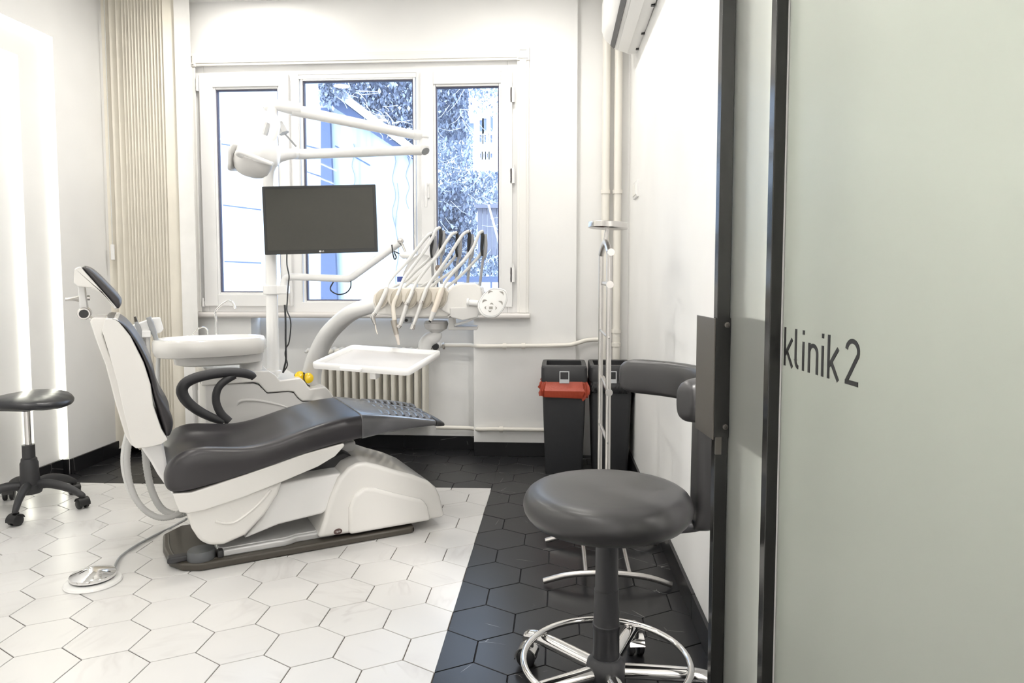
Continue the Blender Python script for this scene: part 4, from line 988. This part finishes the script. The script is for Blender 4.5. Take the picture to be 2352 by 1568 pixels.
m = MB(KM); m.rings([[(p.x * s, p.y * s, z) for p in kpl] for s, z in ((.93, -.012), (1.03, -.009), (1.04, .0), (1.0, .003), (.96, .0035))]); m.build('keypad', M_CREAM if False else M_WHITE2, dh)
m = MB(KM); m.rings([[(p.x * s, p.y * s, z) for p in kpl] for s, z in ((.952, .0030), (.952, .0042), (.935, .0042), (.935, .0030))], caps=False); m.build('keypad_groove', M_GREY, dh)
def lens(cx, cy, w, h, rot):
    m = MB(KM); P = []
    for k in range(9): P.append((-w + 2 * w * k / 8, h * (1 - ((k - 4) / 4) ** 2)))
    for k in range(1, 8): P.append((w - 2 * w * k / 8, h * .35 * (1 - ((k - 4) / 4) ** 2)))
    R = Matrix.Rotation(rot, 2); P = [R @ Vector(p) for p in P]
    m.prism([((cx + p.x) * PXM, (cy + p.y) * PXM) for p in P], .003, .0052, lambda x, y, z: (x, y, z)); m.build('button', M_BUTTON, dh, smooth=False)
for cx, cy, rot in ((-4, 23, .5), (21, 22, -.75), (-17, 1, .6), (19, -1, -.8)): lens(cx, cy, 6.5, 5.5, rot)
for cx, cy, w, h, rot in ((-1, -5, 4.2, 4.2, 0), (-13, -13, 3.8, 4.2, pi / 2), (7, -13, 3.8, 4.2, -pi / 2), (-5, -19, 4.2, 4.2, pi)): lens(cx, cy, w, h, rot)
m = MB(KM); m.box((-6.5 * PXM, -16 * PXM, .003), (1.5 * PXM, -10 * PXM, .0052)); m.build('button', M_BUTTON, dh, smooth=False)
# underside: valve block, dome of the swing arm, shelf bracket
m = MB(); a, b_ = at_d(923, 742, 2.90), at_d(948, 728, 2.94); m.box((a.x, a.y, a.z), (b_.x, b_.y, b_.z)); m.build('valve_block', M_GREY, dh, bevel=.003)
m = MB(); m.lathe([(0, 0), (.006, 0), (.006, .01), (0, .01)], at_d(934, 735, 2.895), (0, -1, 0), seg=12); m.build('valve_screw', M_BLACK, dh)
m = MB(); m.lathe([(.016, 0), (.045, .018), (.052, .040), (.046, .050)], at_d(1002, 764, 3.0), seg=24); m.build('swing_dome', M_GREYW, dh)
slab([(1030, 728), (1042, 728), (1044, 750), (1096, 750), (1096, 758), (1029, 758)], 2.93, 3.03).build('shelf_bracket', M_GREYW, dh, bevel=.003)
m = MB(); m.tube([at_d(1045, 746, 2.92), at_d(1072, 738, 2.90), at_d(1100, 726, 2.86)], .005, 8); m.build('handle_bar', M_WHITE2, dh)
# swing arm reaching down to the tray
m = MB(); m.tube([at_d(1002, 764, 3.0), at_d(1000, 772, 3.0), at_d(985, 780, 3.0), at_d(976, 792, 2.98), at_d(975, 812, 2.95)], [.018, .021, .023, .022, .020], 14, smooth=4, flat=1.3); m.build('tray_arm', M_WHITE2, dh)

# whip arms with black hose clips
clips = [(992, 536, 995, 650, 3.02), (1012, 524, 1014, 652, 2.97), (1050, 534, 1047, 652, 3.02), (1078, 532, 1074, 652, 2.97), (1108, 532, 1102, 656, 2.96)]
for k, (u, v, ub, vb_, d) in enumerate(clips):
    m = MB(); m.tube([at_d(u + 6, v + 6, d), at_d(u + 7, v + 30, d), at_d(u + 5, v + 56, d), at_d(u + 1, v + 66, d), at_d(ub, vb_, d)], [.010, .013, .012, .008, .0085], 10, smooth=3, flat=.7); m.build('whip_arm', M_WHIP, dh)
    m = MB(); m.tube([at_d(u - 1, v - 3, d - .012), at_d(u, v + 12, d - .013), at_d(u - 2, v + 40, d - .013), at_d(u, v + 56, d - .013)], [.006, .008, .006, .004], 8, smooth=3); m.build('hose_clip', M_BLACK, dh)

# five handpieces with their hoses, each lying in its holder
def handpiece(k, hosepts, body, radii, Mb, label, extras=(), ret=None, r=.0068):
    d = 2.835
    e = empty('handpiece', at_d(*body[0], d), 0, label, 'dental handpiece')
    dc = clips[k][4] - .014
    n = len(hosepts); m = MB(); m.tube([at_d(u, v, dc + (d - dc) * (i / (n - 1)) ** .8) for i, (u, v) in enumerate(hosepts)], r, 10, smooth=6); m.build('hose', M_HOSE, e)
    if ret:
        m = MB(); m.tube([at_d(u, v, dc + .01 + .0 * i) for i, (u, v) in enumerate(ret)], r * .9, 10, smooth=6); m.build('return_hose', M_HOSE, e)
    m = MB(); m.tube([at_d(u, v, d) for u, v in body], radii, 14, smooth=3); m.build('body', Mb, e)
    for nm, pts, rr, M_ in extras:
        m = MB(); m.tube([at_d(u, v, d - .002) for u, v in pts], rr, 12, smooth=2); m.build(nm, M_, e)
    return e
handpiece(0, [(991, 536), (984, 540), (965, 562), (935, 601), (905, 632), (893, 648), (888, 662)], [(888, 660), (885, 672), (872, 700), (861, 720)], [.0085, .0095, .0090, .0085], M_SATIN, 'silver syringe handpiece in the leftmost holder, with a fine pale nozzle',
          [('syringe_head', [(862, 718), (856, 728), (862, 746)], [.009, .0095, .0045], M_STEEL), ('nozzle', [(862, 744), (864, 758), (867, 767)], [.0025, .002, .0015], M_CREAM)], [(994, 560), (996, 578), (980, 600), (955, 622), (930, 646), (896, 662)])
handpiece(1, [(1010, 523), (1002, 527), (992, 548), (972, 580), (945, 616), (928, 640), (919, 662), (910, 682)], [(912, 678), (906, 692), (903, 706), (906, 736)], [.0075, .0085, .0085, .0095], M_BEIGE, 'curing handpiece with dark brown barrel in the second holder from the left',
          [('barrel', [(904, 735), (906, 748), (911, 768)], [.0125, .0115, .0095], M_BROWNTIP), ('clear_tip', [(911, 768), (914, 782), (916, 792)], [.0085, .0065, .005], M_CLEAR)], [(1010, 560), (1006, 578), (985, 610), (960, 634), (928, 660)])
handpiece(2, [(1048, 534), (1038, 538), (1027, 552), (1008, 582), (988, 606), (965, 636), (952, 656), (946, 668)], [(948, 666), (943, 680), (935, 697), (926, 726), (917, 750)], [.0085, .0090, .0095, .0090, .0075], M_SATIN, 'white turbine handpiece in the middle holder of five',
          [('turbine_head', [(918, 746), (914, 752)], [.010, .009], M_STEEL), ('coupling_ring', [(936, 694), (933, 700)], [.0112, .0112], M_STEEL)], [(1050, 575), (1046, 588), (1025, 612), (995, 640), (962, 662)])
handpiece(3, [(1076, 531), (1066, 536), (1054, 552), (1030, 590), (1008, 622), (990, 646), (981, 660), (977, 668)], [(980, 662), (975, 676), (969, 692), (958, 724), (949, 748)], [.0085, .0095, .0085, .0080, .0065], M_SATIN, 'slender white handpiece with silver ring in the fourth holder from the left',
          [('contra_head', [(950, 745), (946, 756)], [.009, .0095], M_STEEL), ('coupling_ring', [(969, 690), (967, 696)], [.0105, .0105], M_STEEL)], [(1077, 575), (1070, 590), (1045, 618), (1010, 642), (985, 664)])
handpiece(4, [(1108, 531), (1100, 537), (1088, 566), (1068, 596), (1044, 622), (1024, 646), (1016, 662)], [(1016, 660), (1012, 672), (1004, 696), (995, 718)], [.0085, .0125, .0120, .0105], M_CREAM, 'thick cream scaler handpiece in the rightmost holder',
          [('scaler_cap', [(996, 716), (991, 730), (988, 736)], [.0110, .0095, .0075], M_GREYW), ('dark_nozzle', [(989, 734), (987, 740)], [.006, .005], M_BLACK)], [(1107, 572), (1102, 586), (1075, 616), (1050, 640), (1026, 660)])

# instrument tray
tl_, tf, trr, tb = at_d(698, 829, 2.667), at_d(921, 853, 2.55), at_d(1031, 804, 2.81), at_d(822, 797, 2.927)
ux = ((tf - tl_) + (trr - tb)) / 2; uy = ((tb - tl_) + (trr - tf)) / 2
tcn = (tl_ + tf + trr + tb) / 4
W_, D_ = ux.length, uy.length
ux.normalize(); uy = (uy - ux * uy.dot(ux)).normalized(); uz = ux.cross(uy)
TMX = Matrix(((ux.x, uy.x, uz.x, tcn.x), (ux.y, uy.y, uz.y, tcn.y), (ux.z, uy.z, uz.z, tcn.z), (0, 0, 0, 1)))
it = empty('instrument_tray', tcn - uz * .03, 0, 'empty white rectangular instrument tray with raised rim, above the leg rest', 'tray')
m = MB(TMX); m.rings([[(x, y, z) for x, y in rrect(-W_ / 2 + i, W_ / 2 - i, -D_ / 2 + i, D_ / 2 - i, max(.006, .022 - i), 5)] for i, z in ((.012, -.022), (.002, -.020), (0, -.012), (0, 0), (.003, .003), (.013, .003), (.016, -.001), (.018, -.014))]); m.build('tray_rim', M_WHITE2, it, angle=55)
m = MB(TMX); m.rings([[(x, y, z) for x, y in rrect(-W_ / 2 + .017, W_ / 2 - .017, -D_ / 2 + .017, D_ / 2 - .017, .008, 4)] for z in (-.018, -.0125)]); m.build('tray_mat', mat('grey tray mat', (.54, .53, .53), .55), it, smooth=False)
m = MB(TMX); m.rings([[(x, y, z) for x, y in rrect(-.075, .015, -D_ / 2 - .014, -D_ / 2 + .01, .008, 4)] for z in (-.016, -.004)]); m.build('tray_handle', M_WHITE2, it, bevel=.003)
m = MB(TMX); m.box((.035, -D_ / 2 + .015, -.048), (.060, -D_ / 2 + .05, -.02)); m.box((.02, -.10, -.036), (.075, D_ / 2 + .02, -.021)); m.build('tray_bracket', M_WHITE2, it, bevel=.003)
# ================================================================== FREE-STANDING THINGS
# round-seat assistant's stool in the foreground
sc = Vector((.455, -.405, 0))
as_ = empty('assistant_stool', sc, 0, 'grey round padded stool with chrome foot ring and curved arm support, by the glass door', 'stool')
m = MB(); m.lathe([(0, .462), (.10, .462), (.165, .466), (.192, .478), (.209, .503), (.210, .522), (.200, .545), (.178, .556), (.12, .557), (.05, .555), (0, .554)], sc, seg=40); m.build('seat', M_LEATHER2, as_, sub=1)
m = MB(); m.lathe([(0, .10), (.0330, .10), (.0330, .20), (.0345, .202), (.0345, .212), (.0320, .214), (.0305, .30), (.0285, .302), (.0275, .462), (0, .462)], sc, seg=28); m.build('column', M_DARKPL, as_)
m = MB(); m.lathe([(0, .055), (.046, .055), (.050, .065), (.050, .10), (.047, .115), (.038, .123), (.036, .130), (0, .130)], sc, seg=28); m.build('hub', M_DARKPL, as_)
RR, RZ = .207, .118
m = MB(); m.tube([sc + Vector((RR * cos(2 * pi * k / 56), RR * sin(2 * pi * k / 56), RZ)) for k in range(56)], .0085, 12, loop=True); m.build('foot_ring', M_CHROME, as_)
def castor(parent, c, ang, r, w, mat_w, mat_f, h):
    d = Vector((cos(ang), sin(ang), 0)); s_ = Vector((-d.y, d.x, 0))
    m = MB()
    for q in (-1, 1): m.lathe([(0, -w / 2), (r * .8, -w / 2), (r, -w * .3), (r, w * .3), (r * .8, w / 2), (0, w / 2)], c + Vector((0, 0, r)) + s_ * q * (w * .75), s_, seg=20)
    wh = m.build('castor', mat_w, parent)
    m = MB(); R = []
    for k in range(9):
        a = pi * (-.05 + .95 * k / 8); p = c + Vector((0, 0, r)) + (d * cos(a) + Vector((0, 0, 1)) * sin(a)) * (r * 1.12)
        o_ = (d * cos(a) + Vector((0, 0, 1)) * sin(a)) * .003
        R.append([p - s_ * w * 1.2, p + s_ * w * 1.2, p + s_ * w * 1.2 + o_, p - s_ * w * 1.2 + o_])
    m.rings(R); m.tube([c + Vector((0, 0, r * 1.6)) - d * r * .4, c + Vector((0, 0, h)) - d * r * .4], .008, 8); m.build('castor_fork', mat_f, wh)
for k in range(5):
    a = radians(-4 + 72 * k); d = Vector((cos(a), sin(a), 0))
    m = MB(); m.tube([sc + d * .03 + Vector((0, 0, .092)), sc + d * .20 + Vector((0, 0, .095)), sc + d * .255 + Vector((0, 0, .088)), sc + d * .272 + Vector((0, 0, .072))], [.019, .0185, .0165, .012], 14, smooth=3); m.build('leg', M_CHROME, as_)
    castor(as_, sc + d * .268, a + .5, .026, .018, M_BLACK, M_CHROME, .075)
# arm support: a padded arc on a padded upright
AC = CAM + FWD * 1.79 + RIGHT * .245; AC.z = 0
def arcp(deg, r, z): return AC + (RIGHT * cos(radians(deg)) + Vector((-sin(YAW), cos(YAW), 0)) * sin(radians(deg))) * r + Vector((0, 0, z))
R = []
degs = [76, 74, 68, 55, 40, 25, 10, -5, -18, -32, -44, -49, -50.5]
scl = [.45, .8, 1, 1, 1, 1, 1, 1, 1.02, 1.05, 1.05, .85, .55]
for dg, s_ in zip(degs, scl):
    r0 = .262 - .028 * max(0, (-dg) / 40)
    ring = []
    for t in range(16):
        a = 2 * pi * t / 16; x = math.copysign(abs(cos(a)) ** .7, cos(a)); z = math.copysign(abs(sin(a)) ** .7, sin(a))
        ring.append(arcp(dg, r0 + .030 * x * s_, .790 + .050 * z * s_))
    R.append(ring)
m = MB(); m.rings(R); m.build('arm_pad', M_LEATHER2, as_, sub=1)
u0 = arcp(-8, .245, 0)
ux_ = RIGHT; uy_ = Vector((-sin(YAW), cos(YAW), 0))
m = MB(); R = []
for z, s_, dx in ((.445, .35, -.02), (.452, .8, -.012), (.475, 1, 0), (.56, 1, 0), (.66, .98, 0), (.74, .95, 0), (.765, .9, 0)):
    R.append([u0 + ux_ * (x * s_ + dx) + uy_ * y * s_ + Vector((0, 0, z)) for x, y in rrect(-.035, .035, -.05, .05, .022, 4)])
m.rings(R); m.build('upright_pad', M_LEATHER2, as_, sub=1)
m = MB(); m.tube([sc + Vector((0, 0, .452)), sc * .5 + Vector((u0.x, u0.y, 0)) * .5 + Vector((0, 0, .448)), u0 + Vector((0, 0, .46)), u0 + Vector((0, 0, .50))], .016, 10, smooth=3); m.build('support_bar', M_DARKPL, as_)

# black operator stool at the left edge
so = Vector((-2.085, .925, 0))
bs = empty('operator_stool', so, 0, 'black saddle stool with plastic five-star castor base beside the lit recess', 'stool')
R = []
for r, z in ((.06, .474), (.13, .472), (.165, .480), (.182, .494), (.180, .508), (.16, .522), (.11, .532), (.05, .535)):
    R.append([so + Vector((r * 1.06 * cos(t), r * sin(t), z - .020 * (r / .18) ** 2 * cos(2 * t) * .6 + .006 * (r / .18) ** 3 * sin(14 * t) * .25)) for t in [2 * pi * k / 48 for k in range(48)]])
m = MB(); m.rings(R); m.build('seat', M_BLACKLEA, bs, sub=1)
m = MB(); m.lathe([(0, .455), (.024, .455), (.024, .475), (0, .475)], so); m.box(so + Vector((-.12, -.02, .455)), so + Vector((.0, .02, .468))); m.build('seat_mount', M_BLACK, bs)
m = MB(); m.lathe([(.0135, .28), (.0135, .46)], so, seg=18); m.build('gas_column', M_CHROME, bs)
m = MB(); m.lathe([(0, .10), (.044, .10), (.041, .13), (.038, .17), (.037, .215), (.033, .222), (.032, .235), (.026, .240), (.026, .298), (0, .30)], so, seg=24); m.build('column_cover', M_DARKPL, bs)
m = MB(); m.lathe([(0, .075), (.045, .075), (.05, .09), (.048, .115), (0, .12)], so, seg=24); m.build('hub', M_DARKPL, bs)
base_ang = atan2(.948 - so.y, -1.86 - so.x)
for k in range(5):
    a = base_ang + 2 * pi / 5 * k; d = Vector((cos(a), sin(a), 0))
    m = MB(); m.tube([so + d * .03 + Vector((0, 0, .112)), so + d * .09 + Vector((0, 0, .116)), so + d * .17 + Vector((0, 0, .095)), so + d * .228 + Vector((0, 0, .062)), so + d * .236 + Vector((0, 0, .052))], [.021, .022, .019, .015, .012], 10, smooth=4, flat=.8); m.build('leg', M_DARKPL, bs)
    castor(bs, so + d * .232, a + (1.1 if k % 2 else -.6), .023, .019, M_BLACK, M_BLACK, .055)

# steel valet stand
vs = empty('valet_stand', (.50, .46, 0), 0, 'brushed steel coat stand with oval top plate, behind the grey stool', 'coat stand')
NP_, FP_ = Vector((.506, .325, 0)), Vector((.497, .635, 0))
ztop = at_d(1398, 580, 2.46).z
for p, zt in ((NP_, ztop + .0), (FP_, ztop + .0)):
    m = MB(); m.tube([p + Vector((0, 0, .03)), p + Vector((0, 0, zt))], .0095, 14); m.build('upright', M_STEEL, vs)
m = MB(); P = []
for t in range(9): P.append(NP_.lerp(FP_, t / 8) + Vector((0, 0, ztop + .042 * sin(pi * t / 8))))
m.tube(P, .0105, 12); m.build('top_bow', M_STEEL, vs)
dz_ = at_d(1392, 518, 2.60).z
mid = NP_.lerp(FP_, .5)
m = MB(); m.tube([mid + Vector((0, 0, ztop + .035)), mid + Vector((.008, 0, dz_))], .008, 10); m.build('plate_stem', M_STEEL, vs)
dm = Matrix.Translation(mid + Vector((.010, 0, dz_))) @ Matrix.Rotation(radians(3), 4, 'Y')
m = MB(dm); m.rings([[(.072 * s * cos(t), .10 * s * sin(t), z) for t in [2 * pi * k / 40 for k in range(40)]] for s, z in ((.97, -.011), (1, -.009), (1, .009), (.97, .011))]); m.build('top_plate', M_STEEL, vs, angle=50)
def knob(p, z, y0, y1, r=.0085):
    m = MB(); m.tube([(p.x, y0, z), (p.x, y1, z)], r, 12); m.tube([(p.x, y0 - .004, z), (p.x, y0, z)], .0125, 14); m.build('peg', M_STEEL, vs)
knob(NP_ + Vector((.002, 0, 0)), ztop, NP_.y - .05, NP_.y + .02)
for v_ in (653, 902):
    knob(NP_, at_d(1399, v_, 2.43).z, NP_.y - .04, FP_.y)
for v_ in (775, 1020):
    z = at_d(1399, v_, 2.46).z
    m = MB(); m.tube([NP_ + Vector((0, 0, z)), FP_ + Vector((0, 0, z))], .006, 10); m.build('rung', M_STEEL, vs)
    m = MB(); m.lathe([(0, 0), (.004, 0), (.004, .002), (0, .0025)], NP_ + Vector((0, -.0095, z)), (0, -1, 0), seg=10); m.build('screw', M_STEEL, vs)
for y in (.275, .65):
    m = MB(); m.tube([(.285, y, .014), (.36, y, .036), (.43, y, .045), (.506, y, .048), (.58, y, .045), (.65, y, .036), (.725, y, .014)], .0105, 12, smooth=4); m.build('base_bow', M_STEEL, vs)
for x in (.431, .583):
    m = MB(); m.tube([(x, .275, .044), (x, .65, .044)], .0085, 10); m.build('base_rail', M_STEEL, vs)
for y, p in ((.275, NP_), (.65, FP_)):
    m = MB(); m.tube([(p.x, y, .046), (p.x, p.y, .046)], .008, 8); m.build('base_link', M_STEEL, vs)

# two waste bins
def bin_(x0, x1, y0, label, bagM, flare):
    e = empty('waste_bin', ((x0 + x1) / 2, y0 + .14, 0), 0, label, 'waste bin')
    cx, w, dpt, h = (x0 + x1) / 2, (x1 - x0) / 2, .29, .50
    def rr(s, z, yo=0, sd=None): 
        sd = s if sd is None else sd
        return [(cx + x * s, y0 + dpt / 2 + (y - dpt / 2) * sd, z) for x, y in rrect(-w, w, 0, dpt, .022, 4)]
    m = MB(); m.rings([rr(.80, 0), rr(.82, .01), rr(.95, .46), rr(.955, .515), rr(.91, .515), rr(.80, .03)]); m.build('bin_body', M_BIN, e, angle=50)
    # lid with a rectangular opening
    ow, oy0, oy1 = w * .78, .045, dpt - .045
    hole = rrect(-ow, ow, oy0, oy1, .008, 4)
    m = MB(); m.rings([rr(1.0, .505), rr(1.01, .515), rr(1.0, .578), rr(.96, .590)] + [[(cx + x, y0 + y, .590) for x, y in hole], [(cx + x, y0 + y + .004, .545) for x, y in hole]], caps=False); m.build('lid', M_DARKPL, e, bevel=.003, angle=40)
    m = MB(); m.rings([[(cx + x * .97, y0 + y, z) for x, y in hole] for z in (.545, .549)]); m.build('flap', M_BLACK, e, smooth=False)
    m = MB(); frame_mb(m, cx - .025, cx + .027, .499, .562, (.005, .005, .020, .004), y0 - .008, y0 + .001); m.build('clip', mat('silver clip', (.62, .63, .65), .35) if 'silver clip' not in bpy.data.materials else bpy.data.materials['silver clip'], e, bevel=.001)
    # crumpled bag edge
    rnd = random.Random(3 + int(flare * 100)); R = []
    base = rrect(-w, w, 0, dpt, .03, 15); nb = len(base)
    low = [0.0] * nb
    for _ in range(9):
        c0, wd, am = rnd.randrange(nb), rnd.uniform(3, 7), rnd.uniform(-.018, .030)
        for i in range(nb):
            dd = min((i - c0) % nb, (c0 - i) % nb); low[i] += am * math.exp(-(dd / wd) ** 2)
    rows = ((.975, .522, 0, 0), (1.00, .505, .25, .2), (1.03, .490, .7, .4), (1.05, .474, 1, .7), (1.045, .458, 1, 1), (1.015, .448, .8, 1), (.985, .455, .4, .8))
    for j, (s, z, am, lo) in enumerate(rows):
        ring = []
        for i, (x, y) in enumerate(base):
            k_ = s + (rnd.uniform(-1, 1) * .055 + .05 * sin(i * 1.3 + j * .7) + .035 * sin(i * .55 + 1)) * am * (.12 + flare * 6.5) + flare * .10 * am * max(0, low[i]) * 20
            ring.append((cx + x * k_, y0 + dpt / 2 + (y - dpt / 2) * (1 + (k_ - 1) * .8), z - low[i] * lo * (.3 + flare * 6) + rnd.uniform(-1, 1) * (.002 + flare * .035) * am))
        R.append(ring)
    m = MB(); m.rings(R, caps=False); m.build('bin_bag', bagM, e, solid=.0015, angle=25)
    return e
bin_(.243, .486, 1.615, 'dark grey waste bin with a red bag crumpled under its lid', M_BAG, .14)
bin_(.500, .730, 1.635, 'dark grey waste bin with a black bag, next to the right wall', M_BAGB, .02)

# ================================================================== FROSTED GLASS DOOR, standing open on the right
DE = Vector((.644, -.69, 0)); DT = Vector((.1167, -.9932, 0)).normalized(); DN = Vector((DT.y, -DT.x, 0))       # along the door towards the camera; DN points into view
if DN.dot(CAM - DE) < 0: DN = -DN
DM = Matrix(((DT.x, -DN.x, 0, DE.x), (DT.y, -DN.y, 0, DE.y), (0, 0, 1, 0), (0, 0, 0, 1)))                  # (t, depth behind the face, z)
DH = 2.45
d1 = empty('door_1', DE, 0); d1['kind'] = 'structure'
d2 = empty('door_2', DE + DT * .30, 0); d2['kind'] = 'structure'
def DB(): return MB(DM)
m = DB(); m.box((.0, .0, .0), (.022, .026, DH)); m.build('stile', M_FRAMEBLK, d1, bevel=.0015)
m = DB(); m.box((.0, .036, .0), (.022, .062, DH)); m.build('rear_stile', M_FRAMEBLK, d1, bevel=.0015)
m = DB(); m.box((.002, .027, .05), (.98, .035, DH - .03)); m.build('glass_panel', M_FROST, d1, smooth=False)
m = DB(); m.box((.022, .018, 0), (.98, .044, .05)); m.box((.022, .018, DH - .03), (.98, .044, DH)); m.build('rail', M_FRAMEBLK, d1)
m = DB(); m.box((.0, .050, .745), (.16, .056, .998)); m.box((.0, .036, .745), (.006, .056, .998)); m.build('rear_handle', M_BLACK, d1, bevel=.001)
# front handle: a folded angle, one leg screwed to the stile, the other running on past the edge of the door
m = DB(); m.box((.022, -.0035, .757), (.0255, .0262, .995)); hp = m.build('handle_plate', M_FRAMEBLK, d1)
m = DB(); m.box((-.088, -.0065, .752), (.0255, -.0035, .995)); m.build('handle_leaf', M_HANDLE, hp, bevel=.0008)
for z in (.778, .982):
    m = DB(); m.lathe([(0, 0), (.0055, 0), (.0055, .003), (.003, .0035), (.003, .001), (0, .001)], (.0255, .0185, z), (1, 0, 0), seg=16); m.build('screw', M_HANDLE, hp)
m = DB(); m.box((.020, .000, .722), (.0255, .012, .757)); m.build('latch', M_HANDLE, hp)
# second leaf in front, carrying the lettering
m = DB(); m.box((.258, -.002, .0), (.279, .0185, DH)); m.build('stile', M_FRAMEBLK, d2, bevel=.0015)
m = DB(); m.box((.279, .0165, .0), (.2805, .0215, DH)); m.build('seal', M_GREYW, d2, smooth=False)
GF = .0185
m = DB(); m.box((.262, GF, .04), (1.40, GF + .006, DH - .03)); gp = m.build('glass_panel', M_FROST, d2, smooth=False)
m = DB(); m.box((.279, .008, 0), (1.40, GF + .007, .04)); m.box((.279, .008, DH - .03), (1.40, GF + .007, DH)); m.build('rail', M_FRAMEBLK, d2)
# "klinik 2": condensed rounded-stem letters drawn as strokes
LT0, LZ0, LH = .2925, .9367, .0618
def stroke(pts, w=.0062, closed=False):
    P = [Vector((p[0], p[1])) for p in pts]; L_, R_ = [], []
    for i, p in enumerate(P):
        a = P[max(i - 1, 0)]; b = P[min(i + 1, len(P) - 1)]; t = (b - a).normalized(); n = Vector((-t.y, t.x))
        if 0 < i < len(P) - 1:
            t1 = (p - a).normalized(); k = max(.5, abs(n.dot(Vector((-t1.y, t1.x))))); n = n / k
        L_.append(p + n * w / 2); R_.append(p - n * w / 2)
    return L_ + R_[::-1]
def glyph(strokes, x0):
    m = DB()
    for s in strokes:
        q = stroke([(x0 * 1.055 + x, z) for x, z in s])
        n = len(q) // 2
        for i in range(n - 1):
            m.prism([(LT0 + p.x, LZ0 + p.y) for p in (q[i], q[i + 1], q[-2 - i], q[-1 - i])], GF - .0008, GF - .0001, lambda x, z, y: (x, y, z))
    m.build('letter', M_LETTER, gp, smooth=False)
H_, XH = LH, LH * .72
def arc(cx, cz, rx, rz, a0, a1, n=12): return [(cx + rx * cos(radians(a0 + (a1 - a0) * k / n)), cz + rz * sin(radians(a0 + (a1 - a0) * k / n))) for k in range(n + 1)]
K = [[(0, 0), (0, H_)], [(.026, XH), (.002, XH * .42)], [(.0085, XH * .52), (.0275, 0)]]
I = [[(0, 0), (0, XH)], [(0, H_ - .0065), (0, H_)]]
LL = [[(0, H_)] + [(0, .014)] + arc(.010, .014, .010, .011, 180, 270)]
NN = [[(0, 0), (0, XH)], [(0, XH - .012)] + arc(.0125, XH - .015, .0125, .012, 160, 0) + [(.025, 0)]]
TWO = [arc(.0150, H_ - .0165, .0150, .0135, 172, -20, 14) + [(.002, .005)], [(-.002, .0032), (.031, .0032)]]
for g_, x in ((K, .000), (LL, .0365), (I, .0610), (NN, .0790), (I, .1180), (K, .1345), (TWO, .1800)): glyph(g_, x)
